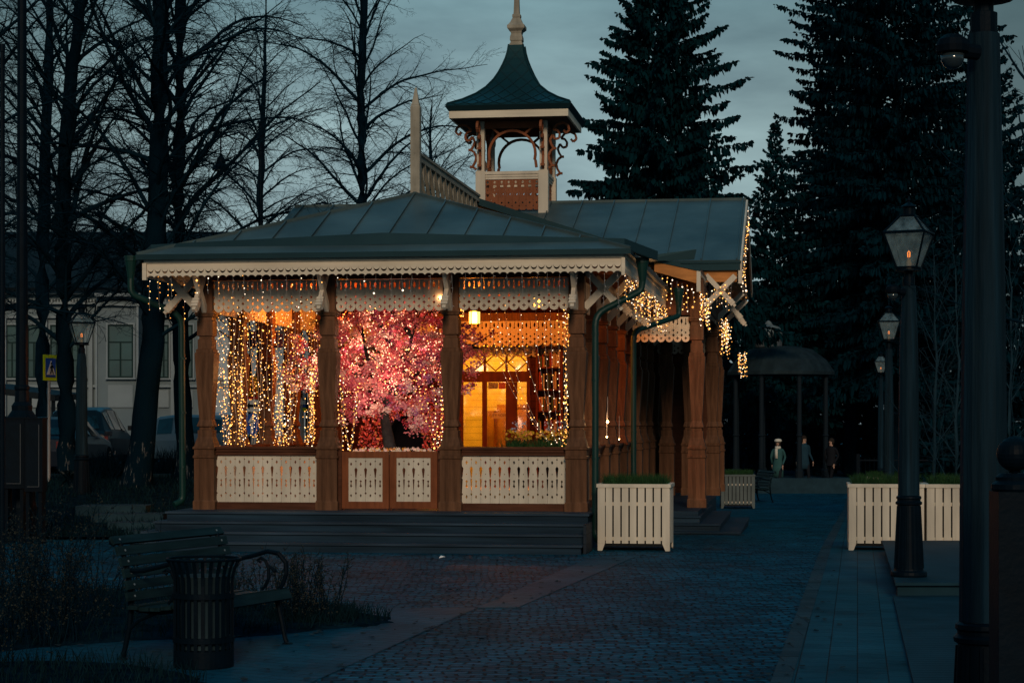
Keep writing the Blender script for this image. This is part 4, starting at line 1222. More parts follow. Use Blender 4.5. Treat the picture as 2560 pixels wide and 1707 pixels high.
# iron gate post with a ball, far right foreground
r = empty('ball_topped_post', (2.085, 8.3, 0)); tag(r, 'black iron post with a ball finial at the right edge, foreground', 'post')
b = MB(); b.box(-.085, .085, -.085, .085, 0, 1.47); b.build('shaft', IRON, r)
b = MB(); b.loft([(.088,1.47),(.095,1.48),(.095,1.50),(.075,1.515),(.078,1.53),(.06,1.545)], 0, 0, 20, 0)
b.loft([(.012,1.545)]+[(.073*sin(a), 1.625-.073*cos(a)) for a in [pi*k/12 for k in range(1, 12)]]+[(.003,1.70)], 0, 0, 24, 0); b.build('ball_finial', IRON, r, smooth=False)

# park bench
BENCHW = mat('dark_green_bench_wood', (0.008, 0.022, 0.027), .5, var=.25, vscale=3, grain=.4, gscale=(2, 30, 30), bump=.15, bscale=20)
def bench(x, y, z, rz, label):
    r = empty('park_bench', (x, y, z), rz); tag(r, label, 'bench', 'cast iron park benches')
    L = 1.5
    for i, e_ in enumerate((.06, L-.06)):
        b = MB()
        def T(p, rd): b.tube([(e_, a, c) for a, c in p], rd, 8)
        # rear leg, back upright with scroll
        T([(.03,0),(-.0,.10),(-.035,.25),(-.05,.40),(-.045,.52),(-.01,.70),(.045,.86),(.085,.905),(.125,.895),(.13,.86),(.10,.845)], [.020,.020,.021,.024,.022,.020,.018,.017,.016,.014,.010])
        # front leg
        T([(-.60,0),(-.575,.06),(-.55,.18),(-.52,.30),(-.50,.40)], [.020,.018,.020,.022,.024])
        b.loft([(.045,0),(.042,.012),(.02,.02)], e_, .03, 10, 0); b.loft([(.045,0),(.042,.012),(.02,.02)], e_, -.60, 10, 0)
        # seat rail and brace
        T([(-.05,.40),(-.12,.375),(-.30,.365),(-.45,.385),(-.53,.42)], .02)
        T([(-.02,.22),(-.12,.30),(-.26,.355)], .014)
        b.build('leg', IRON, r)
        b = MB()
        T([(-.02,.66),(-.15,.665),(-.30,.70),(-.42,.735),(-.52,.72),(-.585,.65),(-.59,.56),(-.56,.48),(-.52,.43)], [.017,.018,.018,.019,.020,.020,.019,.018,.017])
        T([(-.36,.645),(-.33,.665),(-.36,.68),(-.40,.66),(-.43,.60),(-.43,.52),(-.40,.46),(-.37,.43)], [.012,.014,.014,.014,.015,.015,.014,.012])
        T([(-.42,.625),(-.46,.60),(-.49,.575)], [.013,.013,.018])
        b.build('armrest', IRON, r)
    for k, (yy, zz) in enumerate(((-.045,.475),(-.040,.56),(-.015,.645),(.012,.73),(.04,.81),(.085,.885))):
        b = MB(); t = .035; tilt = Vector((0, .28, .96)).normalized(); q = Vector((0, yy-.025, zz)); nrm = Vector((0, -.96, .28))
        if k == 5: tilt = Vector((0, .6, .8)).normalized(); nrm = Vector((0, -.8, .6))
        a = [Vector((xx, 0, 0))+q+tilt*s_*.033+nrm*g_*.012 for xx, s_, g_ in ((-.03,-1,-1),(-.03,-1,1),(-.03,1,1),(-.03,1,-1))]
        c = [p+Vector((L+.06, 0, 0)) for p in a]; b.hexa(a, c)
        sl = b.build('back_slat', BENCHW, r)
        b = MB()
        for xx in (.06, L-.06): b.tube([Vector((xx,0,0))+q+nrm*.0122, Vector((xx,0,0))+q+nrm*.016], .009, 8)
        b.build('bolt_heads', mat('zinc_bolts', (.25,.28,.3), .4, metal=.5, var=0), sl)
    for k, (yy, zz, tl) in enumerate(((-.12,.398,0),(-.215,.39,0),(-.31,.392,0),(-.405,.405,.1),(-.50,.425,.25),(-.565,.395,1.1))):
        b = MB(); d = Vector((0, -cos(tl), -sin(tl) if tl > .6 else sin(tl)*.6)).normalized(); nn = Vector((0, d.z, -d.y)); q = Vector((0, yy, zz))
        a = [Vector((-.03,0,0))+q+d*s_*.042+nn*g_*.014 for s_, g_ in ((-1,-1),(-1,1),(1,1),(1,-1))]
        c = [p+Vector((L+.06,0,0)) for p in a]; b.hexa(a, c)
        b.build('seat_slat', BENCHW, r)
    return r
bn = bench(-2.89, 14.78, .0, radians(67.4), 'dark green slatted park bench with iron scroll arms, foreground left')
b2 = copy_tree(bn); b2.location = ((1893-1280)/F*60, 60, gz(7.3, 60)); b2.rotation_euler = (0, 0, radians(-80))
b2['label'] = 'small distant park bench seen end-on beside the far planter'

# litter bin
r = empty('litter_bin', (-2.22, 14.4, 0)); tag(r, 'black iron slatted litter bin with flared rim in front of the bench', 'litter bin')
b = MB()
for k in range(26):
    a = 2*pi*k/26; pr = [(.212,.13),(.212,.60),(.216,.65),(.232,.71),(.262,.775)]
    t = Vector((-sin(a), cos(a), 0))
    for (r0, z0), (r1, z1) in zip(pr[:-1], pr[1:]):
        p, q = Vector((cos(a)*r0, sin(a)*r0, z0)), Vector((cos(a)*r1, sin(a)*r1, z1)); n_ = Vector((cos(a), sin(a), 0))
        b.hexa([p-t*.013-n_*.003, p+t*.013-n_*.003, p+t*.013+n_*.003, p-t*.013+n_*.003], [q-t*.013-n_*.003, q+t*.013-n_*.003, q+t*.013+n_*.003, q-t*.013+n_*.003])
b.build('slats', IRON, r)
def ring(b, R, z, rr, n=36):
    pts = [(cos(2*pi*k/n)*R, sin(2*pi*k/n)*R, z) for k in range(n+1)]; b.tube(pts, rr, 7, False)
b = MB(); ring(b, .264, .78, .010); b.build('rim', IRON, r)
for z in (.52, .205):
    b = MB(); b.loft([(.2165,z-.018),(.2215,z-.018),(.2215,z+.018),(.2165,z+.018)], 0, 0, 36, 0); b.build('hoop', IRON, r)
b = MB(); b.loft([(.205,0),(.216,.01),(.216,.13),(.19,.135)], 0, 0, 36, 0); b.build('base', IRON, r)
b = MB(); b.add([(cos(2*pi*k/32)*R, sin(2*pi*k/32)*R, z) for R, z in ((.172,.137),(.182,.655),(.186,.66),(.178,.66),(.165,.14)) for k in range(32)],
      [(j*32+i, j*32+(i+1) % 32, (j+1)*32+(i+1) % 32, (j+1)*32+i) for j in range(4) for i in range(32)])
lb = b.build('bucket', mat('galvanised_bucket', (.022,.042,.055), .5, metal=.3, var=.3, vscale=5, stretch=(4,4,.6)), r, smooth=True)

# paper scrap on the setts
b = MB(); b.slab([(0,0,.02),(.06,.0,.035),(.075,.04,.03),(.02,.05,.045)], .008); o = b.build('paper_scrap', WHITE, None, (W(1098, 1396, 25.9).x, 25.9, 0)); tag(o, 'small white scrap of paper lying on the setts before the steps', 'litter')

# big lamp column with utility cabinets at the left edge
r = empty('tall_lamp_column', ((55-1280)/F*30, 30.0, .0)); tag(r, 'very tall dark iron column rising past the top, left edge', 'lamp post')
b = MB(); b.loft([(.22,0),(.22,.5),(.20,.6),(.19,1.75),(.21,1.78),(.23,1.84),(.20,1.88),(.15,1.95),(.155,2.02),(.11,2.08),(.10,2.25),(.115,2.27),(.115,2.31),(.095,2.33),(.075,5.5),(.065,9.5)], 0, 0, 18, 0); b.build('column', IRON, r)
for i, (xa, xb, yt, yb_, Y, lb) in enumerate(((14, 66, 1046, 1220, 29.4, 'wide black utility cabinet at the left edge below the tall column'), (67, 112, 1047, 1228, 29.2, 'narrow black utility cabinet right of the wide one, on legs'))):
    X0, X1 = (xa-1280)/F*Y, (xb-1280)/F*Y; zt, zb_ = EYE-(yt-HZ)/F*Y, EYE-(yb_-HZ)/F*Y
    r = empty('utility_cabinet', ((X0+X1)/2, Y, .0)); tag(r, lb, 'cabinet', 'black utility cabinets'); w = (X1-X0)/2
    b = MB(); b.box(-w, w, -.15, .15, zb_, zt); b.box(-w-.01, w+.01, -.16, .16, zt, zt+.02); b.build('body', BLACK, r)
    b = MB(); b.box(-w+.03, w-.03, -.158, -.151, zb_+.05, zt-.05); dd = b.build('door', IRON, r)
    b = MB(); b.box(w-.055, w-.045, -.163, -.159, zb_+.08, zt-.08); b.box(-w+.045, w-.045, -.163, -.159, zb_+.07, zb_+.078); b.build('door_trim', mat('grey_trim', (.06,.065,.07), .4, var=0), dd)
    for s_ in (-1, 1):
        b = MB(); b.box(s_*(w-.04)-.025, s_*(w-.04)+.025, -.12, .12, -.1, zb_); b.build('leg', BLACK, r)
b = MB(); Y = 24; b.loft([(.035,0),(.035,2.5),(.03,6.2),(.035,6.21),(.035,6.3)], 0, 0, 10, 0)
o = b.build('thin_pole', IRON, None, ((6-1280)/F*Y, Y, 0)); tag(o, 'thin dark pole at the extreme left edge of the photo', 'pole')

# ================================================================== trees
class TM:      # quick mesh store for branches
    def __init__(s): s.v = []; s.f = []
    def seg(s, pts, rads, n):
        base = len(s.v); k = len(pts)
        for i in range(k):
            d = pts[min(i+1, k-1)]-pts[max(i-1, 0)]
            a = Vector((-d.y, d.x, 0.001)); 
            if a.length < 1e-6: a = Vector((1, 0, 0))
            a.normalize(); b = d.cross(a); 
            if b.length < 1e-9: b = Vector((0, 1, 0))
            b.normalize(); r = rads[i]; p = pts[i]
            for j in range(n):
                t = 2*pi*j/n; c, q = cos(t)*r, sin(t)*r
                s.v.append((p.x+a.x*c+b.x*q, p.y+a.y*c+b.y*q, p.z+a.z*c+b.z*q))
        for i in range(k-1):
            for j in range(n):
                s.f.append((base+i*n+j, base+i*n+(j+1) % n, base+(i+1)*n+(j+1) % n, base+(i+1)*n+j))
    def build(s, name, m, parent, smooth=True):
        me = bpy.data.meshes.new(name); me.from_pydata(s.v, [], s.f); me.materials.append(m)
        me.polygons.foreach_set('use_smooth', [smooth]*len(me.polygons)); me.update()
        o = bpy.data.objects.new(name, me); COL.objects.link(o); o.parent = parent; return o
def rv(s=1.0): return Vector((random.uniform(-s, s), random.uniform(-s, s), random.uniform(-s, s)))
def grow(tm, p, d, L, r, lvl, maxl, droop=0.0, spacing=(0, .17, .11, .09), lens=(0, .36, .36, .42), wig=.19, sides=(6, 5, 3, 3, 3)):
    n = max(3, int(L/(.32 if lvl == 1 else .16 if lvl == 2 else .08)))
    n = min(n, 16)
    pts = [p.copy()]; rads = [r]; d = d.normalized(); st = L/n
    for i in range(n):
        t = (i+1)/n
        d = d+rv(wig)*(1.0 if lvl > 1 else .8)+Vector((0, 0, -droop*(t if lvl == 1 else .6)))
        if lvl == 1 and t > .75: d += Vector((0, 0, .10))
        d.normalize(); p = p+d*st; pts.append(p.copy()); rads.append(max(.0028, r*(1-t*.85)))
    tm.seg(pts, rads, sides[lvl])
    if lvl >= maxl: return
    sp = spacing[lvl]; cnt = int(L*.92/sp); side = random.choice((-1, 1))
    for k in range(cnt):
        t = .12+.86*(k+random.random()*.7)/max(1, cnt)
        if t > 1: continue
        x = t*n; i = min(n-1, int(x)); f = x-i
        q = pts[i].lerp(pts[i+1], f); dd = (pts[i+1]-pts[i]).normalized()
        ax = dd.cross(Vector((0, 0, 1)))
        if ax.length < .1: ax = Vector((1, 0, 0))
        ax.normalize(); side = -side
        roll = random.uniform(-1.1, 1.1)
        lat = (ax*side*cos(roll)+Vector((0, 0, 1))*sin(roll))
        ang = random.uniform(.5, 1.05)
        nd = dd*cos(ang)+lat*sin(ang)
        l2 = L*lens[lvl]*(1.15-t*.55)*random.uniform(.45, 1.25)
        l2 = max(l2, .08)
        grow(tm, q, nd, l2, max(.0030, rads[i]*.48), lvl+1, maxl, droop*.6, spacing, lens, wig*1.15, sides)
def bare_tree(path, radii, z_lo, z_hi, nl, reach, label, seed, whitewash=None, maxl=4, twig=TWIG, bark=BARK, rise=.85, droop=.17, group='bare trees', name='bare_tree', spacing=(0, .17, .11, .09), fork=None, lens=(0, .34, .34, .38)):
    random.seed(seed)
    base = Vector(path[0]); r = empty(name, base); tag(r, label, 'tree', group)
    P = [Vector(p)-base for p in path]
    # refine trunk path
    pts, rr = [], []
    for i in range(len(P)-1):
        for k in range(6):
            t = k/6; q = P[i].lerp(P[i+1], t); pts.append(q+Vector((random.uniform(-.02, .02), random.uniform(-.02, .02), 0))); rr.append((radii[i]*(1-t)+radii[i+1]*t)*random.uniform(.95, 1.06))
    pts.append(P[-1]); rr.append(radii[-1])
    rr[0] *= 1.45; rr[1] *= 1.12
    tr_ = TM(); tr_.seg(pts, rr, 14); tr_.build('trunk', bark, r)
    tm = TM()
    for k in range(nl):
        z = z_lo+(z_hi-z_lo)*(k+random.random()*.6)/nl
        # point on the trunk
        for i in range(len(pts)-1):
            if pts[i].z <= z <= pts[i+1].z: break
        q = pts[i].lerp(pts[i+1], (z-pts[i].z)/max(1e-6, pts[i+1].z-pts[i].z)); tr0 = rr[i]
        a = k*2.399+random.uniform(-.4, .4); h = (z-z_lo)/(z_hi-z_lo)
        d = Vector((cos(a), sin(a)*.8, rise*random.uniform(.5, 1.6)+h*.5))
        L = reach*(1.05-h*.35)*random.uniform(.65, 1.15)
        grow(tm, q, d, L, min(tr0*.38, .056)*random.uniform(.7, 1.1), 1, maxl, droop, spacing, lens=lens)
    tm.build('crown', twig, r)
    return r, pts, rr, P
def wpt(px, py, Y): return W(px, py, Y)
WW = mat('flaked_whitewash', (0.035,0.032,0.030), .9, var=0)
def whitewash_mat():
    m = bpy.data.materials.new('whitewashed_bark'); m.use_nodes = True
    n, l = m.node_tree.nodes, m.node_tree.links; b = n['Principled BSDF']; b.inputs['Roughness'].default_value = .9; b.inputs['Specular IOR Level'].default_value = 0
    tcn = n.new('ShaderNodeTexCoord'); mpn = n.new('ShaderNodeMapping'); mpn.inputs['Scale'].default_value = (16, 16, 3.2)
    t = n.new('ShaderNodeTexNoise'); t.inputs['Scale'].default_value = 1; t.inputs['Detail'].default_value = 7; t.inputs['Roughness'].default_value = .7
    l.new(tcn.outputs['Object'], mpn.inputs[0]); l.new(mpn.outputs[0], t.inputs[0])
    s = n.new('ShaderNodeSeparateXYZ'); l.new(tcn.outputs['Object'], s.inputs[0])
    h = n.new('ShaderNodeMapRange'); h.inputs['From Min'].default_value = .95; h.inputs['From Max'].default_value = 1.1; h.inputs['To Min'].default_value = 0; h.inputs['To Max'].default_value = -.5; l.new(s.outputs['Z'], h.inputs[0])
    ad = n.new('ShaderNodeMath'); l.new(t.outputs[0], ad.inputs[0]); l.new(h.outputs[0], ad.inputs[1])
    r = n.new('ShaderNodeValToRGB'); r.color_ramp.elements[0].position = .55; r.color_ramp.elements[0].color = (.002,.010,.018,1); r.color_ramp.elements[1].position = .63; r.color_ramp.elements[1].color = (.10,.115,.12,1)
    l.new(ad.outputs[0], r.inputs[0]); l.new(r.outputs[0], b.inputs['Base Color'])
    bn = n.new('ShaderNodeBump'); bn.inputs['Strength'].default_value = .9; bn.inputs['Distance'].default_value = .04; l.new(t.outputs[0], bn.inputs['Height']); l.new(bn.outputs[0], b.inputs['Normal'])
    return m
WB = whitewash_mat()
def g0(px, Y):
    X = (px-1280)/F*Y; return Vector((X, Y, gz(X, Y)-.05))
# the four trees by the kerb
bare_tree([g0(172, 38), wpt(163, 900, 38), wpt(152, 560, 38), wpt(178, 200, 38), wpt(212, -60, 38), wpt(205, -420, 38)], [.19, .165, .15, .12, .10, .04], 2.6, 12.2, 52, 3.8,
          'second bare tree from the left, whitewashed trunk bending right higher up', 5, bark=WB)
bare_tree([g0(340, 38), wpt(384, 850, 38), wpt(392, 500, 38), wpt(403, 0, 38), wpt(408, -500, 38)], [.25, .22, .19, .15, .05], 2.8, 12.5, 50, 4.6,
          'thickest bare tree with flaking whitewash on its wide leaning trunk', 8, bark=WB)
bare_tree([g0(468, 43), wpt(452, 900, 43), wpt(446, 500, 43), wpt(452, 0, 43), wpt(470, -400, 43)], [.20, .18, .15, .12, .04], 3.0, 13, 50, 4.0,
          'bare tree just behind the left downpipe with a knobbly whitewashed trunk', 21, bark=WB)
bare_tree([g0(-130, 36), wpt(-120, 600, 36), wpt(-100, 0, 36), wpt(-90, -500, 36)], [.24, .2, .16, .05], 3.0, 12, 40, 4.0,
          'bare tree mostly outside the left edge, only its branches reaching in', 34)
bare_tree([g0(110, 52), wpt(105, 700, 52), wpt(120, 200, 52), wpt(130, -300, 52)], [.2, .17, .13, .04], 4.5, 15, 34, 4.0,
          'bare tree behind the left pair, thin crown against the sky', 47)
# behind the pavilion
bare_tree([g0(905, 58), wpt(905, 500, 58), wpt(903, 200, 58), wpt(915, -120, 58), wpt(920, -500, 58)], [.2, .15, .125, .09, .03], 6.5, 17.5, 46, 4.4,
          'slender bare tree rising behind the pavilion roof left of the finial', 55)
bare_tree([g0(1085, 84), wpt(1085, 560, 84), wpt(1075, 330, 84), wpt(1080, 250, 84)], [.15, .1, .06, .02], 8.0, 14.6, 38, 3.4,
          'distant fine-twigged bare tree between finial and belfry', 63)
bare_tree([g0(650, 66), wpt(650, 500, 66), wpt(660, 250, 66), wpt(665, 0, 66)], [.16, .12, .08, .03], 6.0, 14.5, 32, 3.8,
          'bare tree behind the roof slope between the kerb trees and the slender one', 71)
# saplings on the right
SAPS = [(2385, 31, 'pale bare sapling right of the terrace lamp post'), (2330, 33, 'pale bare sapling just beside the terrace lamp post'), (2520, 26, 'pale bare sapling beyond the nearest lamp post, right edge')]
for i, (px, Y, lb) in enumerate(SAPS):
    bare_tree([g0(px, Y), wpt(px+10, 900, Y), wpt(px+5, 640, Y)], [.035, .022, .008], .5, 4.3, 20, 1.35, lb, 80+i, maxl=3, twig=TWIG_G, bark=TWIG_G, rise=1.3, droop=.0, group='bare saplings on the right', name='bare_sapling', spacing=(0, .12, .10, .1))
bare_tree([g0(2570, 20), wpt(2600, 300, 20), wpt(2590, -50, 20)], [.08, .05, .02], 2.5, 5.8, 12, 1.6, 'bare tree entering at the upper right edge, few knobbly twigs', 95, maxl=2, rise=.6, droop=0)
# street trees seen through the left bay
bare_tree([g0(625, 47), wpt(628, 950, 47), wpt(622, 780, 47)], [.05, .045, .02], 1.2, 4.6, 12, 1.0, 'young bare street tree seen through the left bay', 101, maxl=3, rise=1.2, droop=0, group='young street trees', name='bare_sapling')
bare_tree([g0(775, 49), wpt(762, 950, 49), wpt(752, 800, 49)], [.05, .045, .02], 1.2, 4.4, 12, 1.0, 'young bare street tree near the middle column, through the bay', 107, maxl=3, rise=1.2, droop=0, group='young street trees', name='bare_sapling')

# ---------------- spruces
def spruce(px, Y, hgt, base_r, label, seed, zstart=2.0, dens=1.0, shape=.85, mat_=NEEDLE, up=.25, step=.34, nb=6, droopk=.55, name='spruce_tree', sw=.055, hang=.34):
    random.seed(seed)
    o0 = g0(px, Y); r = empty(name, o0); tag(r, label, 'spruce', 'spruce trees')
    tr_ = TM(); tr_.seg([Vector((0, 0, 0)), Vector((.05, 0, hgt*.5)), Vector((0, 0, hgt*.98))], [base_r*.075, base_r*.045, .015], 10); tr_.build('trunk', BARK, r)
    vs_, fs_ = [], []
    tm = TM()
    def tuft(p, d, L, w):
        d = d.normalized(); a = d.cross(rv(1))
        if a.length < .01: return
        a = a.normalized()*w; o = len(vs_); m = p+d*L*.55
        for q in (p-a*.5, p+a*.5, m+a, p+d*L, m-a): vs_.append((q.x, q.y, q.z))
        fs_.append((o, o+1, o+2, o+4)); fs_.append((o+4, o+2, o+3))
    z = zstart
    while z < hgt-.3:
        t = (z-zstart)/(hgt-zstart); R = base_r*((1-t)**shape)*1.0
        m_ = max(3, int(nb*(.6+.6*(1-t))))
        a0 = random.uniform(0, 6.28)
        for k in range(m_):
            a = a0+2*pi*k/m_+random.uniform(-.35, .35); L = R*random.choice((.62, .8, .92, 1.0, 1.12))*random.uniform(.85, 1.1)
            if L < .12: L = .12
            out = Vector((cos(a), sin(a), 0)); zz = z+random.uniform(-.15, .15)
            n = max(4, int(L/.22)); pts = []
            rise_ = up*(1+t*2.2)
            for i in range(n+1):
                s = i/n
                # droops, then turns up at the tip
                h_ = L*(rise_*s-droopk*(1-t*.6)*s*s+.26*max(0, s-.68)**1.5*2.2)
                pts.append(out*L*s+Vector((0, 0, zz+h_)))
            tm.seg(pts, [max(.006, .03*(1-i/(n+.5))*min(1.5, L/2)) for i in range(n+1)], 3)
            side = Vector((-sin(a), cos(a), 0)); cnt = max(5, int(L/.060*dens))
            for q in range(cnt):
                s = (.10+.90*random.random()**.75); x = s*n; i = min(n-1, int(x)); p = pts[i].lerp(pts[i+1], x-i)
                lat = (1-s)*.40*L*.5+.10
                off = random.uniform(-1, 1)*min(.5, lat)
                p2 = p+side*off+Vector((0, 0, -abs(off)*.3))
                hl = random.uniform(.5, 1.25)*hang*(.55+.6*sin(pi*min(1, s*1.02)))*(1-.55*t)
                if hl < .09: hl = .09
                tuft(p2, Vector((0, 0, -1))+out*.35*random.random()+rv(.28), hl, sw*random.uniform(.6, 1.25))
                if random.random() < .8: tuft(p+side*off*.6, out+side*(1 if off > 0 else -1)*random.uniform(.3, 1.0)+Vector((0, 0, random.uniform(-.5, .25))), random.uniform(.10, .26)*(1-.3*t), sw*.85)
        z += step*(1-.45*t)*random.uniform(.75, 1.2)
    for _ in range(30):
        p = Vector((0, 0, hgt-random.uniform(0, .9))); tuft(p, rv(1)+Vector((0, 0, .4)), .16, sw*.5)
    me = bpy.data.meshes.new('needles'); me.from_pydata(vs_, [], fs_); me.materials.append(mat_)
    no = bpy.data.objects.new('crown', me); COL.objects.link(no); no.parent = r
    tm.build('limbs', TWIG, r)
    return r
spruce(1650, 72, 22.5, 4.3, 'tall spruce directly behind the wing roof, right of the belfry', 201, zstart=5.5, up=.30, shape=.78, step=.30, nb=7, dens=1.5, sw=.075, hang=.42)
spruce(2235, 80, 36, 5.0, 'very tall dense spruce on the right, reaching past the top', 202, zstart=4.2, shape=.40, mat_=NEEDLE2, step=.42, nb=8, dens=1.25, hang=.40, sw=.07)
spruce(2125, 87, 30, 3.9, 'tall spruce behind the left flank of the densest one', 209, zstart=4.5, shape=.42, mat_=NEEDLE2, step=.45, nb=7, dens=1.1, hang=.40, sw=.07)
spruce(1938, 80, 14.7, 3.4, 'smaller pointed spruce whose tip stands between the two tall ones', 203, zstart=3.0, shape=.95, step=.30, nb=7, up=.25, dens=1.2, sw=.07)
spruce(2478, 41, 9.2, 1.9, 'spruce seen either side of the nearest lamp post, right edge', 204, zstart=1.2, shape=.55, mat_=NEEDLE2, step=.30, nb=7, dens=1.3, sw=.045, hang=.3)
spruce(1835, 92, 10.5, 3.6, 'background spruce behind the small dome', 205, zstart=1.0, shape=.6, mat_=NEEDLE2, step=.5, dens=.7, sw=.09)
spruce(2030, 90, 12.5, 4.2, 'background spruce filling the gap behind the three walkers', 206, zstart=.8, shape=.6, mat_=NEEDLE2, step=.5, dens=.7, sw=.09)
spruce(2310, 92, 22, 5.0, 'background spruce behind the lamp row', 207, zstart=.8, shape=.5, mat_=NEEDLE2, step=.5, dens=.7, sw=.09)
spruce(2170, 97, 17, 5.0, 'farthest background spruce in the dark mass on the right', 208, zstart=.6, shape=.5, mat_=NEEDLE2, step=.5, dens=.65, sw=.10)
spruce(2460, 88, 19, 5.0, 'background spruce at the right edge behind the saplings', 210, zstart=.8, shape=.5, mat_=NEEDLE2, step=.5, dens=.65, sw=.09)
spruce(1760, 99, 9.0, 4.2, 'low background spruce just right of the side porch columns', 211, zstart=.4, shape=.6, mat_=NEEDLE2, step=.45, dens=.7, sw=.10)
spruce(1930, 101, 9.5, 4.8, 'low background spruce seen between the rotunda columns', 212, zstart=.4, shape=.6, mat_=NEEDLE2, step=.45, dens=.7, sw=.10)

# ---------------- dry shrubs in the flower bed
def dry_shrub(x, y, n, h, spread, label, seed):
    random.seed(seed); r = empty('dry_shrub', (x, y, .03)); tag(r, label, 'shrub', 'leafless shrubs in the flower bed')
    tm = TM(); vs_, fs_ = [], []
    def bud(p, s):
        d = rv(1).normalized(); a = d.cross(rv(1)).normalized(); o = len(vs_)
        for q in (p-a*s*.5, p+d*s, p+a*s*.5): vs_.append((q.x, q.y, q.z))
        fs_.append((o, o+1, o+2))
    for i in range(n):
        a = random.uniform(0, 6.28); d = Vector((cos(a)*random.uniform(0, .5), sin(a)*random.uniform(0, .4), 1)); L = h*random.uniform(.55, 1.1)
        p = Vector((random.gauss(0, spread), random.gauss(0, spread), 0)); k = 9; pts = [p]; dd = d.normalized()
        for j in range(k):
            dd = (dd+rv(.10)).normalized(); pts.append(pts[-1]+dd*L/k)
        tm.seg(pts, [.0055*(1-j/(k+2)) for j in range(k+1)], 3)
        for j in range(2, k):
            for _ in range(2):
                l2 = random.uniform(.06, .28)*h*.6; q = pts[j]; e2 = (dd+rv(.9)).normalized(); e2.z = abs(e2.z)
                tm.seg([q, q+e2*l2*.5+rv(.01), q+e2*l2+rv(.015)], [.0032, .0024, .0016], 3)
                for b_ in range(3): bud(q+e2*l2*random.random(), .016)
    tm.build('stems', TWIG, r)
    me = bpy.data.meshes.new('buds'); me.from_pydata(vs_, [], fs_); me.materials.append(mat('dry_buds', (.03,.032,.026), .9, var=0)); o = bpy.data.objects.new('buds', me); COL.objects.link(o); o.parent = r
dry_shrub(-3.75, 15.9, 55, .95, .22, 'leafless shrub just left of the bench', 301)
dry_shrub(-4.0, 17.6, 55, 1.1, .35, 'tall leafless shrub behind the left end of the bench', 302)
dry_shrub(-4.2, 15.0, 45, 1.0, .25, 'leafless shrub at the left edge in the foreground', 303)
dry_shrub(-2.0, 18.0, 34, .62, .18, 'low leafless shrub behind the bench armrest', 304)
dry_shrub(-1.75, 17.3, 34, .62, .12, 'thin leafless shrub right of the bench seat', 305)
dry_shrub(-2.6, 18.2, 30, .55, .2, 'low leafless shrub seen between the bench slats', 306)
dry_shrub(-3.9, 13.9, 50, .8, .3, 'tangled leafless shrub in the lower left corner', 307)
dry_shrub(-5.0, 19.2, 45, .9, .35, 'leafless shrub at the far left end of the bed', 308)

# ================================================================== flowering tree and lights inside the porch
random.seed(77)
def CW(px, py, v):
    u, v_, z = PL(px, py, v); return L2W(u, v_, z)
PINKS = [mat('deep_pink_blossom', (.55, .10, .17), .7, var=0), mat('rose_blossom', (.72, .27, .34), .7, var=0),
         mat('pale_pink_blossom', (.85, .60, .60), .7, var=0), mat('magenta_blossom', (.46, .16, .36), .7, var=0)]
tv = 2.3
tb = CW(977, 1135, tv); tb.z = .52
ct = empty('blossom_tree', tb); tag(ct, 'pink blossoming cherry tree with a dark curved trunk in the middle bay of the porch', 'tree')
DTR = mat('dark_grey_tree_trunk', (.035, .035, .040), .8, var=.4, vscale=7, bump=.7, bscale=18)
tm = TM()
def loc_(px, py, dv=0): return CW(px, py, tv+dv)-tb
trunk_pts = [Vector((0,0,0)), loc_(975, 1120), loc_(968, 1080), loc_(960, 1035), loc_(966, 1005), loc_(980, 985)]
tm.seg(trunk_pts, [.14, .10, .085, .075, .07, .06], 12); tm.build('trunk', DTR, ct)
tm = TM(); tips = []
limbs = [[(980,985,0),(1005,955,-.1),(1015,900,-.2),(1030,840,-.3),(1045,790,-.3)], [(1012,905,-.2),(985,870,-.3),(960,840,-.4),(945,800,-.4)], [(966,1005,0),(940,985,.2),(905,950,.3),(870,915,.3),(850,870,.3)],
         [(905,950,.3),(850,935,.3),(790,925,.4),(735,912,.4)], [(1005,955,-.1),(1060,920,.1),(1110,890,.2),(1160,860,.1),(1195,870,0)], [(980,985,0),(1030,975,.3),(1080,950,.4),(1130,930,.5)], [(940,985,.2),(930,930,-.4),(915,880,-.6),(905,820,-.5)], [(1060,920,.1),(1080,860,.3),(1100,810,.4)], [(1030,840,-.3),(990,790,-.2),(960,760,0)]]
for L_ in limbs:
    pts = [loc_(*q) for q in L_]
    tm.seg(pts, [.045*(1-.75*i/len(pts)) for i in range(len(pts))], 7)
    for i in range(len(pts)-1):
        for k in range(5):
            q = pts[i].lerp(pts[i+1], random.random()); d = rv(1)+Vector((0,-.3,.2)); l = random.uniform(.2, .5)
            tm.seg([q, q+d*l*.5+rv(.04), q+d*l], [.014, .009, .004], 4); tips.append(q+d*l*.9); tips.append(q+d*l*.5)
tm.build('branches', DTR, ct)
fv, ff, fm = [], [], []
def flower(p, s, mi, nv=None):
    n = nv or Vector((random.gauss(0,.7), -1+random.gauss(0,.6), random.gauss(.2,.6))).normalized()
    a = n.cross(rv(1)).normalized(); b_ = n.cross(a); o = len(fv); k = 5
    fv.append(tuple(p+n*s*-.25))
    for i in range(k*2):
        t = 2*pi*i/(k*2); r_ = s if i % 2 == 0 else s*.55
        q = p+a*cos(t)*r_+b_*sin(t)*r_+n*(s*.12 if i % 2 == 0 else 0); fv.append(tuple(q))
    for i in range(k):
        o1, o2, o3 = o+1+(2*i-1) % (2*k), o+1+2*i, o+1+(2*i+1) % (2*k); ff.append((o, o1, o2, o3)); fm.append(mi)
clumps = []
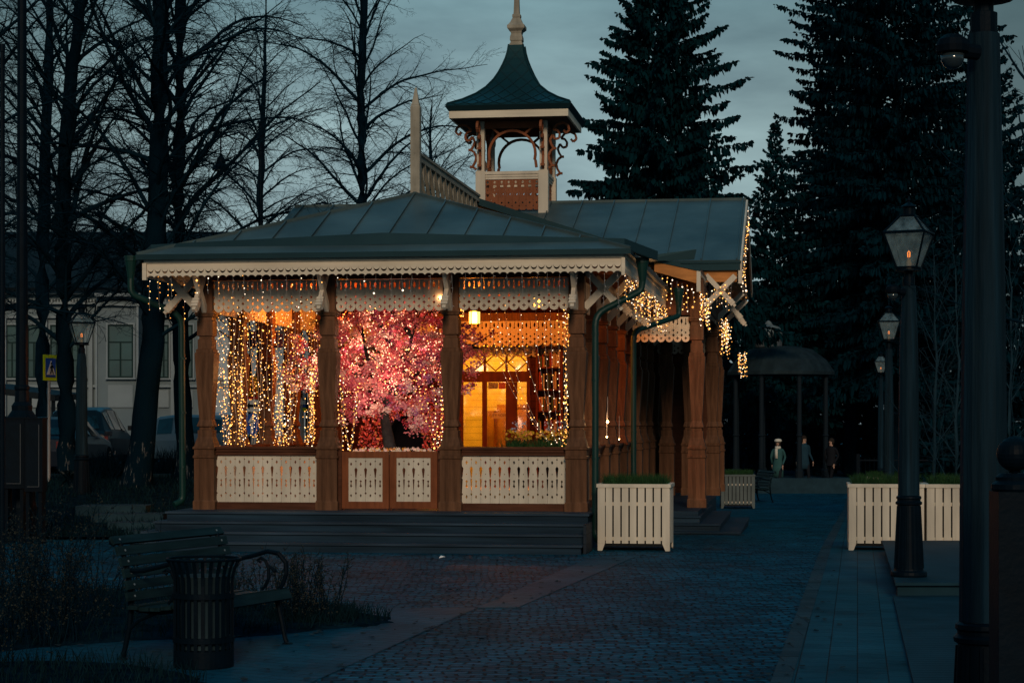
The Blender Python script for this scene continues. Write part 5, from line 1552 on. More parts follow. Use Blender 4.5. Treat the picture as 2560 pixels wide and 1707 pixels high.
def in_crown(px, py):
    a = ((px-985)/195)**2+((py-880)/165)**2 < 1
    b_ = ((px-775)/75)**2+((py-940)/42)**2 < 1
    c = ((px-1165)/48)**2+((py-900)/80)**2 < 1
    d = ((px-1050)/70)**2+((py-1010)/60)**2 < 1
    e_ = 845 < px < 1120 and 760 < py < 900
    f_ = ((px-790)/60)**2+((py-850)/70)**2 < 1 and random.random() < .35
    g_ = 1030 < px < 1118 and 1000 < py < 1080 and random.random() < .8
    h_ = 850 < px < 935 and 1000 < py < 1060 and random.random() < .5
    return a or b_ or c or d or e_ or f_ or g_ or h_
while len(clumps) < 470:
    px, py = random.uniform(700, 1215), random.uniform(745, 1085)
    if in_crown(px, py): clumps.append((loc_(px, py, random.uniform(-.75, .95)), random.choices((0, 1, 2, 3), (.20, .32, .34, .14))[0]))
for t in tips: 
    clumps.append((t, random.choices((0, 1, 2, 3), (.3, .35, .2, .15))[0]))
for c, mi in clumps:
    n = random.randint(20, 44); R = random.uniform(.05, .095)
    for _ in range(n):
        p = c+Vector((random.gauss(0, R*.6), random.gauss(0, R*.6), random.gauss(0, R*.5)))
        flower(p, random.uniform(.014, .026), mi if random.random() < .88 else random.randint(0, 2))
me = bpy.data.meshes.new('blossom'); me.from_pydata(fv, [], ff)
for m_ in PINKS: me.materials.append(m_)
me.polygons.foreach_set('material_index', fm); bo = bpy.data.objects.new('blossom', me); COL.objects.link(bo); bo.parent = ct
# string of lights wound through the crown
def bulb(b, p, r, mi):
    b.mi = mi; b.octa(p, r)
r = empty('tree_string_lights', tb); tag(r, 'hundreds of tiny warm lights wound through the pink blossom tree', 'string lights')
b = MB()
allc = [c for c, _ in clumps]
for s_ in range(24):
    c = random.choice(allc).copy(); b.mi = 0; pts = [c]
    for k in range(14):
        near = min(random.sample(allc, 14), key=lambda q: abs((q-pts[-1]).length-.16)); pts.append(near+rv(.05))
    for a, q in zip(pts[:-1], pts[1:]):
        n = max(1, int((q-a).length/.11))
        for k in range(n): bulb(b, a.lerp(q, (k+.5)/n)+rv(.06)+Vector((0,-.10,0)), random.uniform(.007, .0115), 0 if random.random() < .85 else 1)
b.build('bulbs', [BULB_P, BULB_W], r)['kind'] = 'stuff'
for q, w_ in (((985, 800, -.1), 9), ((900, 880, .1), 9), ((1050, 880, .1), 10), ((980, 930, -.2), 9), ((790, 900, .2), 5), ((1150, 870, 0), 4), ((980, 850, -.95), 6), ((930, 990, -.6), 3), ((960, 1060, 1.3), 5), ((1080, 1060, 1.3), 4)):  # last two are added fill that lightens the flower arch
    point_light('string_and_fill_glow', loc_(*q), (1.0, .50, .30), w_*1.3, .16, r)

# flower trough and flowering grotto
r = empty('flower_trough', L2W(*PL(985, 1128, 1.75)[:2], FLR), -TH); tag(r, 'low trough of white and orange flowers at the foot of the blossom tree', 'flower trough')
b = MB(); b.box(-.62, .62, -.22, .30, 0, .74); b.build('trough', WOOD_D, r)
def bunch(parent, name, n, box_, cols, s, hz=0):
    global fv, ff, fm
    fv, ff, fm = [], [], []
    for _ in range(n): flower(Vector((random.uniform(*box_[0]), random.uniform(*box_[1]), random.uniform(*box_[2]))), s*random.uniform(.7, 1.3), random.randrange(len(cols)))
    me = bpy.data.meshes.new(name); me.from_pydata(fv, [], ff)
    for m_ in cols: me.materials.append(m_)
    me.polygons.foreach_set('material_index', fm); o = bpy.data.objects.new(name, me); COL.objects.link(o); o.parent = parent; o['kind'] = 'stuff'; return o
WF, OF, YF, BF = mat('white_petal', (.75, .68, .58), .6, var=0), mat('orange_petal', (.75, .35, .08), .6, var=0), mat('yellow_petal', (.42, .26, .02), .6, var=0), mat('grey_blue_petal', (.30, .33, .42), .6, var=0)
bunch(r, 'flowers', 260, ((-.6, .6), (-.2, .25), (.76, .87)), [WF, WF, OF, PINKS[2]], .026)
blades('leaves', [(random.uniform(-.6, .6), random.uniform(-.2, .25), .72) for _ in range(300)], GRASS_G, .06, .14, .012, .5, parent=r)
r = empty('flower_arch', L2W(*PL(1015, 1128, 4.2)[:2], FLR), -TH); tag(r, 'arch of small reddish flowers round a dark opening behind the blossom tree', 'flower arch')
b = MB()
pr = []
for i in range(13):
    a = pi*i/12; pr.append((cos(a)*.30, .98+sin(a)*.40 if 0 < i < 12 else .98))
for i in range(12):
    b.slab([(pr[i][0], 0, pr[i][1]), (pr[i+1][0], 0, pr[i+1][1]), (pr[i+1][0], .5, pr[i+1][1]), (pr[i][0], .5, pr[i][1])], .03)
b.box(-.31, -.28, 0, .5, 0, .98); b.box(.28, .31, 0, .5, 0, .98); b.box(-.30, .30, .5, .53, 0, 1.4)
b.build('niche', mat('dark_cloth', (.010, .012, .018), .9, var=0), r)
fv, ff, fm = [], [], []
for _ in range(2600):
    x, z = random.uniform(-.78, .80), random.uniform(.45, 1.72)
    ins = abs(x) < .29 and z < .98+.40*sqrt(max(0, 1-(x/.30)**2))
    if not ins and (x/.82)**2+((z-.8)/.98)**2 < 1: flower(Vector((x, random.gauss(-.04, .05), z)), random.uniform(.016, .028), random.choices((0, 1, 2, 3), (.6, .2, .15, .05))[0])
me = bpy.data.meshes.new('flowers'); me.from_pydata(fv, [], ff)
for m_ in (mat('dark_red_petal', (.42, .07, .08), .7, var=0), PINKS[1], mat('tan_petal', (.55, .30, .16), .7, var=0), PINKS[3]): me.materials.append(m_)
me.polygons.foreach_set('material_index', fm); o = bpy.data.objects.new('flowers', me); COL.objects.link(o); o.parent = r; o['kind'] = 'stuff'
# pots of yellow flowers behind the right balustrade
for (px, w_, lb) in ((1298, .17, 'bushy pot of yellow daffodils behind the right balustrade, left of the two'), (1388, .24, 'wide pot of yellow flowers in the right corner of the porch')):
    u, v_, z = PL(px, 1118, .42); r = empty('flower_pot', L2W(u, v_, FLR), -TH); tag(r, lb, 'flower pot', 'pots of yellow flowers')
    b = MB(); b.loft([(.10,0),(.12,.02),(.14,.80),(.15,.82),(.15,.86)], 0, 0, 16, 0); b.build('pot', mat('dark_stand', (.04,.035,.03), .6), r)
    blades('leaves', [(random.gauss(0, w_*.6), random.gauss(0, .06), .84) for _ in range(420)], GRASS_G, .12, .26, .012, .6, parent=r)
    bunch(r, 'flowers', 80, ((-w_*1.15, w_*1.15), (-.12, .10), (1.02, 1.16)), [YF, YF, YF, OF], .024)
    bunch(r, 'spikes', 26, ((-w_*.7, w_*.7), (-.03, .10), (1.12, 1.28)), [BF], .018)

# hanging lanterns
def porch_lantern(u, v, z, s, watt, label):
    r = empty('porch_lantern', L2W(u, v, z), -TH); tag(r, label, 'lantern', 'lit lanterns inside the porch')
    b = MB(); h = .205*s; w = .095*s
    for i in range(6):
        a = i*pi/3+.2; a2 = (i+1)*pi/3+.2
        p, q = Vector((cos(a)*w, sin(a)*w, 0)), Vector((cos(a2)*w, sin(a2)*w, 0))
        b.tube([p, p+Vector((0,0,h))], .006, 4); b.tube([p, q], .007, 4); b.tube([p+Vector((0,0,h)), q+Vector((0,0,h))], .007, 4)
    b.loft([(w*1.15,h),(w*1.18,h+.012),(w*.45,h+.07),(w*.2,h+.085),(.008,h+.10),(.008,min(3.99-z, h+.6))], 0, 0, 12, .2)
    b.build('frame', IRON, r)
    b = MB(); b.loft([(w*.93,.008),(w*.93,h-.006)], 0, 0, 6, .2); b.build('lit_glass', LIT, r)
    for dx, dy in ((0, -1), (0, 1)): point_light('lantern_light', (dx*.16, dy*.16, h*.4), (1.0, .26, .022), watt*1.05, .05, r)
    return r
LIT = mat('lit_lantern_glass', (1, .7, .3), .5, var=0, emit=(1.0, .50, .10), estr=3.2)
u, v_, z = PL(1186.5, 810, 5.6); porch_lantern(u, 5.6, z, 1.05, 125, 'bright lit lantern hanging left of the orange carved boards')
u, v_, z = PL(1150, 793, 5.0); porch_lantern(u, 5.0, z, .7, 22, 'small lit lantern half hidden behind the third column')
porch_lantern(-4.35, 3.3, 3.42, 1, 60, 'added unseen lantern lighting the left bay from behind its carved boards')  # unseen lantern, added to light the left bay orange
porch_lantern(-.9, 2.6, 3.55, .8, 10, 'lit lantern high behind the carved boards of the right bay')

# ---------------- string lights
def strand_mesh(pts, sp, rb, frac_c, frac_off=0.0, frac_big=.02, wire=.0022, sprig=False, jit=.018):
    """one hanging strand: cable and bulbs in a single mesh"""
    b = MB(); b.mi = 0
    b.tube(pts, wire, 3, False)
    tot = 0; nxt = sp*random.random()
    for a, q in zip(pts[:-1], pts[1:]):
        l = (q-a).length
        while nxt < tot+l:
            p = a.lerp(q, (nxt-tot)/l); o = Vector((random.uniform(-jit, jit), random.uniform(-.018, .018), random.uniform(-.4*jit, .4*jit)))
            if sprig: b.mi = 0; b.tube([p, p+o*1.3], .0022, 3, False)
            x = random.random(); rr = rb*random.uniform(.8, 1.2)
            if random.random() < frac_big: rr *= 1.75
            b.mi = 3 if x < frac_off else (2 if x < frac_off+frac_c else (4 if random.random() < .4 else 1))
            b.octa(p+o*1.2, rr*(.7 if b.mi == 3 else 1)); nxt += sp*random.uniform(.85, 1.15)
        tot += l
    return b
SM = [WIREM, BULB_W, BULB_C, BULB_OFF, BULB_D]
def add_strand(root, pts, sp=.055, rb=.0115, fc=.22, fo=0.0, fb=.02, sprig=False, jit=.018):
    return strand_mesh([Vector(p) for p in pts], sp, rb, fc, fo, fb, sprig=sprig, jit=jit).build('light_strand', SM, root)
def drape(root, u0, v0, z0, u1, z1, power=2.2, n=16, wob=.02, **k):
    pts = []; ph = random.uniform(0, 6)
    for i in range(n+1):
        t = i/n; f = t**power
        pts.append((u0+(u1-u0)*f+sin(t*7+ph)*wob*t, v0+sin(t*5+ph*1.3)*.03, z0+(z1-z0)*t))
    return add_strand(root, pts, **k)
def lroot(label, cat='string lights', name='light_curtain', group='curtains of lights in the porch'):
    r = empty(name, L2W(0, 0, 0), -TH); tag(r, label, cat, group); return r
def up(px, v): return PL(px, 1000, v)[0]
r = lroot('dense curtain of warm lights gathered into bunches in the left bay')
bunches = [(568, .13), (604, .20), (640, .10), (692, .17), (722, .12), (778, .28)]
ws = [b_[1] for b_ in bunches]
for i in range(31):
    px = 540+i*(792-540)/30; v0 = random.uniform(.25, .9)
    # nearest bunch with jitter
    cand = sorted(bunches, key=lambda q: abs(q[0]-px)+random.uniform(0, 34))[0]
    px1 = cand[0]+random.gauss(0, 7)
    drape(r, up(px, v0), v0, 3.84, up(px1, v0), 1.40+random.uniform(0, .12), power=random.uniform(1.6, 3.0), sp=.058, rb=.0072, fc=.22, fb=.035, jit=.06, wob=.04)
for cx in (568, 604, 706, 778):
    for i in range(2 if cx != 778 else 4):
        v0 = random.uniform(.25, .6); px = cx+random.gauss(0, 9); drape(r, up(px, v0), v0, 2.6, up(cx+random.gauss(0, 6), v0), 1.40, power=1, sp=.055, rb=.0092, fc=.08, fb=.05)
for w_, (px, z) in ((5, (600, 2.5)), (4, (700, 2.2)), (5, (780, 1.9))):
    point_light('curtain_glow', (up(px, .55), .62, z), (1.0, .48, .16), w_, .18, r)
r = lroot('sparser swags of white and warm lights sweeping to the lower right in the right bay')
for i, (p0, p1) in enumerate(((1225, 1372), (1242, 1376), (1262, 1380), (1300, 1398), (1340, 1390), (1360, 1388), (1375, 1402), (1395, 1404), (1412, 1412), (1418, 1416), (1422, 1412), (1415, 1419), (1408, 1415))):
    v0 = random.uniform(.2, .5); dense = i >= 7
    zt = 3.5
    drape(r, up(p0, v0), v0, zt, up(p1, v0), 1.41+random.uniform(0, .05), power=2.0 if not dense else 1.2, sp=.11 if not dense else .085, rb=.0075 if not dense else .0088, fc=.55 if not dense else .25, wob=.012)
point_light('curtain_glow', (up(1408, .4), .42, 2.2), (1.0, .55, .22), 2.2, .15, r)
r = lroot('few strands of lights hanging beside the gate in the middle bay')
for (p0, z0_, p1) in ((850, 2.4, 868), (856, 2.4, 870), (895, 2.3, 880), (892, 2.2, 876), (843, 2.0, 858), (1048, 2.3, 1092), (1062, 2.2, 1098), (1083, 2.3, 1100), (1108, 2.3, 1104), (1100, 2.5, 1106)):
    v0 = .3; drape(r, up(p0, v0), v0, z0_+random.uniform(-.1, .3), up(p1, v0), 1.36, power=1.3, sp=.065, rb=.009, fc=.3, wob=.02, fb=.04)
# icicle strings
def icicle(root, u, v, z, L, fo, sp=.085, rb=.0085):
    pts = [(u, v, z)]; x, y, zz = u, v, z; n = max(3, int(L/.07))
    for k in range(n):
        x += random.uniform(-.012, .012); y += random.uniform(-.012, .012); zz -= L/n; pts.append((x, y, zz))
    add_strand(root, pts, sp=sp, rb=rb, fc=.25, fo=fo, fb=.03, sprig=True)
r = lroot('row of short icicle lights, mostly unlit, under the front fascia', name='icicle_lights', group='icicle lights along the eaves')
n = 36
for i in range(n):
    u = EL+.12+i*(ER-EL-.2)/(n-1)+random.uniform(-.05, .05); left = i < 15
    icicle(r, u, EV+.06, 3.86, random.choice((.18, .26, .38, .5, .3)), .35 if i < 8 else (.6 if left else .97))
r = lroot('dense icicle lights under the right side eave beside the two downpipes', name='icicle_lights', group='icicle lights along the eaves')
n = 64
for i in range(n):
    v = EV+.3+(8.6-EV-.3)*(i/(n-1)); icicle(r, ER+.03+random.uniform(-.03, .03), v, 3.84, random.choice((.2, .35, .5, .42, .3)), .25 if i < 8 else .03, sp=.075, rb=.0082)
for v in (1.5, 4.5, 7.2): point_light('icicle_glow', (ER+.12, v, 3.6), (1.0, .52, .2), 3.0, .12, r)
r = lroot('short icicle lights under the left corner of the eave above the curved downpipe', name='icicle_lights', group='icicle lights along the eaves')
for i in range(18): icicle(r, EL-.02, EV+.2+i*.42, 3.84, random.choice((.3, .45, .55, .3)), .05, sp=.08)
r = lroot('bunched icicle lights on the small side porch eave', name='icicle_lights', group='icicle lights along the eaves')
for i in range(20): icicle(r, 1.40+random.uniform(-.03, .05), 6.85+i*.15, 4.08, random.choice((.3, .45, .6, .5)), .03, sp=.08, rb=.0105)
for i in range(9): icicle(r, .55+i*.09, 6.8, 4.42-i*.035, random.choice((.2, .4, .5)), .1, sp=.08, rb=.012)
point_light('icicle_glow', (1.5, 7.6, 3.8), (1.0, .52, .2), 2.5, .12, r)
r = lroot('bright mass of icicle lights on the far rear eave past the side porch', name='icicle_lights', group='icicle lights along the eaves')
for i in range(22): icicle(r, 1.46+random.uniform(-.05, .12), 14.2+i*.15, 4.0, random.choice((.4, .6, .8, .7)), .0, sp=.085, rb=.012)
for i in range(14): icicle(r, 1.75+random.uniform(-.1, .1), 19+i*.12, 3.45, random.choice((.3, .5, .6)), .0, sp=.10, rb=.012)
r = lroot('loose chain of lights edging the gable of the transverse wing roof', name='icicle_lights', group='icicle lights along the eaves')
for i in range(26):
    t = i/25; v = TV+(12.98-TV)*t; z = TE+(TZ-TE)*t-.22; icicle(r, TR_+.05, v, z, random.choice((.15, .3, .4, .9 if i < 9 else .3)), .08, sp=.12, rb=.0105)
for i in range(12): icicle(r, TR_-.15-i*.055, TV+.0, TE-.42+i*-.02, random.choice((.2, .35, .5)), .15, sp=.10, rb=.010)
# single bright bulbs
for (px, py, v, rr, lb) in ((1103, 745, .05, .030, 'single very bright bulb beside the third column under the carved boards'), (1519, 1054, 1.2, .019, 'single bright bulb between the side columns, right of the first downpipe'), (1517, 1092, 1.2, .013, 'small dim bulb low between the side columns'), (1548, 1098, 2.6, .010, 'tiny bulb farther along the side columns')):
    u, v_, z = PL(px, py, v); r = empty('bright_bulb', L2W(u, v, z), -TH); tag(r, lb, 'bulb', 'single bright bulbs')
    b = MB(); b.loft([(.004,-rr),(rr*.7,-rr*.7),(rr,0),(rr*.7,rr*.7),(.006,rr)], 0, 0, 10, 0); b.build('glass', mat('bright_bulb_glass', (1,.7,.4), .4, var=0, emit=(1, .55, .18), estr=22), r)
    b = MB(); b.tube([(0,0,rr),(0,0,rr+.35)], .003, 4); b.build('cable', WIREM, r)
    point_light('bulb_light', (0, -.08, 0), (1, .5, .2), 2.5 if rr > .018 else .6, .03, r)

# bookcase on the back wall
u0 = PL(1345, 1000, VB-.02)[0]; u1 = PL(1412, 1000, VB-.02)[0]
r = empty('bookcase', L2W((u0+u1)/2, VB-.02, FLR), -TH); tag(r, 'dark wooden bookcase full of old books against the porch back wall', 'bookcase'); w = (u1-u0)/2
def zpx(py): return PL(1380, py, VB-.1)[2]-FLR
zs = [.05, zpx(1140), zpx(1083), zpx(1026), zpx(973), zpx(918), zpx(868)]
b = MB(); b.box(-w, -w+.04, -.32, -.03, 0, zs[-1]+.04); b.box(w-.04, w, -.32, -.03, 0, zs[-1]+.04); b.box(-w+.04, w-.04, -.06, -.03, 0, zs[-1]); b.build('carcass', DW, r)
for z in zs: b = MB(); b.box(-w+.041, w-.041, -.31, -.061, z-.025, z); b.build('shelf', DW, r)
BK = [mat('book_'+n, c, .7, var=.15) for n, c in (('red', (.28,.05,.03)), ('tan', (.40,.26,.14)), ('black', (.03,.03,.03)), ('cream', (.5,.42,.3)), ('green', (.05,.10,.07)), ('brown', (.18,.08,.04)))]
ORD = 'first second third fourth fifth sixth seventh eighth ninth tenth eleventh twelfth thirteenth fourteenth fifteenth sixteenth seventeenth eighteenth'.split()
CN = ['red', 'tan', 'black', 'cream', 'green', 'brown']
for si, z in enumerate(zs[:-1]):
    x = -w+.05; cnt = 0; zt = zs[si+1]-.03-z
    while x < w-.08:
        t = random.uniform(.018, .045)
        if random.random() < .12: x += random.uniform(.02, .06)
        hh_ = zt*random.uniform(.55, .86); b = MB(); d_ = random.uniform(.12, .18)
        b.box(x, x+t-.002, -.29, -.29+d_, z+.001, z+hh_)
        ci = random.randrange(6); cnt += 1; o = b.build('book', BK[ci], None, (0, 0, 0)); wl_ = r.matrix_world
        o.location = L2W((u0+u1)/2, VB-.02, FLR); o.rotation_euler = (0, 0, -TH)
        sh = ('lowest', 'second', 'third', 'fourth', 'fifth', 'top')[si]
        tag(o, '%s book, %s from the left on the %s shelf of the porch bookcase' % (CN[ci], ORD[cnt-1], sh), 'book', 'books on the %s shelf' % sh)
        x += t

# ================================================================== background: houses, cars, signs, people, rotunda
random.seed(5)
YB = 76.0
def bx(S, Y=YB): return (S-1280)/F*Y
def bz(y, Y=YB): return EYE-(y-HZ)/F*Y
hs = empty('town_house', (bx(100), YB, gz(bx(100), YB))); hb = Vector(hs.location)
tag(hs, 'long pale grey stuccoed house with tall green-dark windows behind the trees on the left', 'house')
def HB(b, s0, s1, y0, y1, Ya, Yb):      # pixel box on the facade, Ya front, Yb back
    b.box(bx(s0, Ya)-hb.x, bx(s1, Ya)-hb.x, Ya-hb.y, Yb-hb.y, bz(y1, Ya)-hb.z, bz(y0, Ya)-hb.z)
b = MB(); b.box(bx(-260)-hb.x, bx(900)-hb.x, 0, 9, -1.2, bz(722)-hb.z); HB(b, 240, 346, 735, 1145, 74.6, 76.0)
b.build('wall', PLASTER, hs)
b = MB(); HB(b, 500, 905, 700, 1145, 75.90, 75.995); b.build('brightened_wall', mat('brightened_stucco', (.42,.47,.50), .85, var=.1, vscale=.7), hs)  # paler skin over the same wall; its brighter lighting is painted in
def trim(f, *a): b = MB(); HB(b, *a); return b.build(f, PLASTER2, hs)
for a in ((-260, 900, 719, 727, 75.4, 75.99), (-260, 900, 727, 735, 75.65, 75.99), (-260, 900, 755, 760, 75.75, 75.99), (-260, 900, 790, 795, 75.85, 75.99), (-260, 900, 962, 968, 75.85, 75.99)): trim('cornice', *a)
for a in ((236, 350, 733, 741, 74.2, 76.2), (238, 348, 760, 765, 74.45, 76.1)): trim('cornice', *a)
b = MB()
for i in range(150):
    s = -255+i*7.5; HB(b, s, s+3.6, 748, 755, 75.8, 75.99)
b.build('dentils', PLASTER2, hs)
for s in (58, 113, 168, 226, 352, 384, 432, 500, 575, 650, 725, 800, 10, -50):
    trim('pilaster', s-5, s+5, 795, 1040, 75.8, 75.99)
trim('pilaster', 238, 243, 766, 1020, 74.5, 74.61); trim('pilaster', 341, 346, 766, 1020, 74.5, 74.61)
def hwin(s0, s1, y0, y1, Y):
    b = MB(); t = 4; HB(b, s0-t, s0, y0-t, y1+t, Y-.09, Y); HB(b, s1, s1+t, y0-t, y1+t, Y-.09, Y); HB(b, s0, s1, y0-t, y0, Y-.09, Y); HB(b, s0-t-2, s1+t+2, y1, y1+t, Y-.16, Y)
    w_ = b.build('window', PLASTER2, hs)
    b = MB(); HB(b, s0, s0+4, y0, y1, Y-.05, Y-.01); HB(b, s1-4, s1, y0, y1, Y-.05, Y-.01); HB(b, s0+4, s1-4, y1-4, y1, Y-.05, Y-.01); HB(b, s0+4, s1-4, y0, y0+4, Y-.05, Y-.01)
    m_ = (s0+s1)/2; yt = y0+(y1-y0)*.33; HB(b, m_-2, m_+2, yt, y1-4, Y-.05, Y-.01); HB(b, s0+4, s1-4, yt-1.5, yt+1.5, Y-.052, Y-.01); HB(b, s0+4, s1-4, yt+(y1-yt)*.5-1, yt+(y1-yt)*.5+1, Y-.045, Y-.01)
    b.build('sash', FRAME_D, w_); b = MB(); HB(b, s0+2, s1-2, y0+2, y1-2, Y-.02, Y-.005); b.build('pane', GLASS_D, w_)
for s0, s1 in ((14, 46), (68, 101), (125, 158), (178, 211), (396, 422), (450, 482), (515, 552), (590, 625), (665, 700), (740, 775), (-46, -10)): hwin(s0, s1, 812, 945, YB)
hwin(269, 333, 811, 944, 74.6)
for s0, s1 in ((270, 332),):
    b = MB(); HB(b, s0, s1, 962, 1018, 74.55, 74.61); b.build('wall_panel', PLASTER2, hs)
for s0, s1 in ((396, 422), (450, 482), (515, 552), (590, 625), (665, 700), (740, 775), (68, 101), (125, 158)):
    trim('wall_panel', s0, s1, 975, 1018, 75.93, 75.99)
    if s0 > 300: hwin(s0+3, s1-3, 1045, 1075, YB)
b = MB()
rz_ = bz(722)-hb.z; xa, xb = bx(-270)-hb.x, bx(910)-hb.x
b.slab([(xa, -.7, rz_), (xb, -.7, rz_), (xb-3, 4.5, rz_+2.6), (xa+3, 4.5, rz_+2.6)], .12); b.slab([(xb, 9.7, rz_), (xa, 9.7, rz_), (xa+3, 4.5, rz_+2.6), (xb-3, 4.5, rz_+2.6)], .12); b.slab([(xb, -.7, rz_), (xb, 9.7, rz_), (xb-3, 4.5, rz_+2.6)], .12)
b.build('roof', TILE, hs)
text_mesh('E', .42, BLACK, hs, (bx(556)-hb.x, -.1, bz(962)-hb.z), name='wall_letter')
# red banners hanging in the street
for s, lb in ((628, 'dull red hanging banner seen through the left bay, nearer the corner column'), (694, 'dull red hanging banner in the middle of the left bay')):
    Y = 52; r = empty('banner', (bx(s, Y), Y, gz(bx(s, Y), Y))); tag(r, lb, 'banner', 'red street banners'); z1, z0 = bz(828, Y)-r.location.z, bz(868, Y)-r.location.z
    b = MB(); pts = [(-.14, 0), (-.05, .02), (.05, -.015), (.14, .01)]
    for (xa_, ya_), (xb_, yb_) in zip(pts[:-1], pts[1:]): b.slab([(xa_, ya_, z0), (xb_, yb_, z0), (xb_, yb_, z1), (xa_, ya_, z1)], .01)
    b.build('cloth', mat('dull_red_cloth', (.25,.045,.05), .85, var=.15), r); b = MB(); b.loft([(.03,0),(.025,z1+.3)], .17, 0.05, 8, 0); b.tube([(.17,.05,z1+.02),(-.16,.0,z1+.02)], .012, 6); b.tube([(.17,.05,z0),(-.16,.0,z0)], .01, 6); b.build('pole', IRON, r)

# ---------------- traffic signs
BLUE, YEL, REDS, ORA = mat('sign_blue', (.025,.09,.42), .5, var=0), mat('sign_yellow_green', (.62,.75,.02), .5, var=0), mat('sign_red', (.55,.03,.02), .5, var=0), mat('sign_orange', (.62,.26,.02), .5, var=0)
def sign_post(S, Y, ztop, label, rz=0, rp=.035):
    X = bx(S, Y); z0 = gz(X, Y); r = empty('traffic_sign', (X, Y, z0), rz); tag(r, label, 'traffic sign', 'traffic signs'); b = MB(); b.tube([(0,.04,0),(0,.04,ztop-z0)], rp, 10); b.build('pole', mat('galvanised_pole', (.28,.29,.30), .5, metal=.4, var=.1), r); return r
def poly(b, pts, y, t=.01): b.slab([(x, y, z) for x, z in pts], t)
def rect(b, x0, x1, z0, z1, y, t=.01): b.box(x0, x1, y, y+t, z0, z1)
def walker(b, cx, cz, s, y):
    poly(b, [(cx+cos(a*pi/5)*.07*s, cz+.36*s+sin(a*pi/5)*.07*s) for a in range(10)], y)
    poly(b, [(cx-.05*s, cz+.26*s), (cx+.06*s, cz+.26*s), (cx+.05*s, cz-.02*s), (cx-.06*s, cz-.02*s)], y)
    poly(b, [(cx-.06*s, cz-.03*s), (cx+.0*s, cz-.03*s), (cx-.12*s, cz-.38*s), (cx-.19*s, cz-.36*s)], y); poly(b, [(cx-.01*s, cz-.03*s), (cx+.05*s, cz-.03*s), (cx+.19*s, cz-.36*s), (cx+.12*s, cz-.38*s)], y)
    poly(b, [(cx-.05*s, cz+.24*s), (cx-.02*s, cz+.18*s), (cx-.17*s, cz+.0*s), (cx-.20*s, cz+.05*s)], y); poly(b, [(cx+.05*s, cz+.24*s), (cx+.18*s, cz+.07*s), (cx+.14*s, cz+.03*s), (cx+.03*s, cz+.17*s)], y)
Y = 42; r = sign_post(126, Y, bz(886, Y), 'blue pedestrian crossing sign with yellow-green border behind the left lamp post', rz=radians(62))
zc = bz(919, Y)-r.location.z; b = MB(); rect(b, -.22, .22, zc-.27, zc+.27, 0); pl = b.build('sign_plate', YEL, r)
b = MB(); rect(b, -.155, .155, zc-.20, zc+.20, -.012); b.build('blue_field', BLUE, pl); b = MB(); poly(b, [(-.13, zc-.15), (.13, zc-.15), (0, zc+.15)], -.024); b.build('white_triangle', WHITE, pl); b = MB(); walker(b, 0, zc-.02, .30, -.036); b.build('walking_figure', BLACK, pl)
Y = 46; r = sign_post(630, Y, bz(938, Y), 'roadworks warning sign over an arrow plate and round blue sign, seen through the left bay')
def zz_(y): return bz(y, Y)-r.location.z
b = MB(); rect(b, -.15, .15, zz_(998), zz_(940), 0); pl = b.build('sign_plate', ORA, r)
b = MB(); poly(b, [(-.15, zz_(997)), (.15, zz_(997)), (0, zz_(942))], -.012); q = b.build('red_triangle', REDS, pl); b = MB(); poly(b, [(-.105, zz_(991)), (.105, zz_(991)), (0, zz_(953))], -.024); b.build('orange_field', ORA, pl); b = MB(); walker(b, -.01, zz_(980), .30, -.036); poly(b, [(.03, zz_(991)), (.10, zz_(991)), (.06, zz_(984))], -.036); b.build('digging_figure', BLACK, pl)
b = MB(); rect(b, -.15, .15, zz_(1029), zz_(1000), 0); pl = b.build('arrow_plate', WHITE, r); b = MB(); zm = zz_(1014); poly(b, [(-.14, zm), (-.05, zm-.09), (-.05, zm-.03), (.13, zm-.03), (.13, zm+.03), (-.05, zm+.03), (-.05, zm+.09)], -.012); b.build('arrow', BLACK, pl)
zm = zz_(1060); b = MB(); poly(b, [(cos(a*pi/12)*.17, zm+sin(a*pi/12)*.25) for a in range(24)], 0); pl = b.build('round_plate', BLUE, r); b = MB(); rect(b, -.03, .03, zm-.20, zm+.06, -.012); poly(b, [(-.09, zm+.04), (.09, zm+.04), (0, zm+.2)], -.012); b.build('white_arrow', WHITE, pl)
r = sign_post(754, Y, bz(856, Y), 'tall sign pole with blue and white striped plate near the second column', rp=.05)
b = MB(); rect(b, -.085, .085, zz_(886), zz_(858), 0); pl = b.build('striped_plate', BLUE, r); b = MB(); rect(b, -.08, .08, zz_(875), zz_(870), -.012); b.build('white_stripe', WHITE, pl)
b = MB(); rect(b, -.10, .10, zz_(1018), zz_(968), 0); pl = b.build('sign_plate', BLUE, r); b = MB(); rect(b, -.09, .09, zz_(1011), zz_(974), -.012); b.build('white_field', WHITE, pl); b = MB(); walker(b, 0, zz_(990), .28, -.024); b.build('child_figure', BLACK, pl)
b = MB(); rect(b, -.10, .10, zz_(1028), zz_(1019), 0); b.build('yellow_strip', YEL, r)

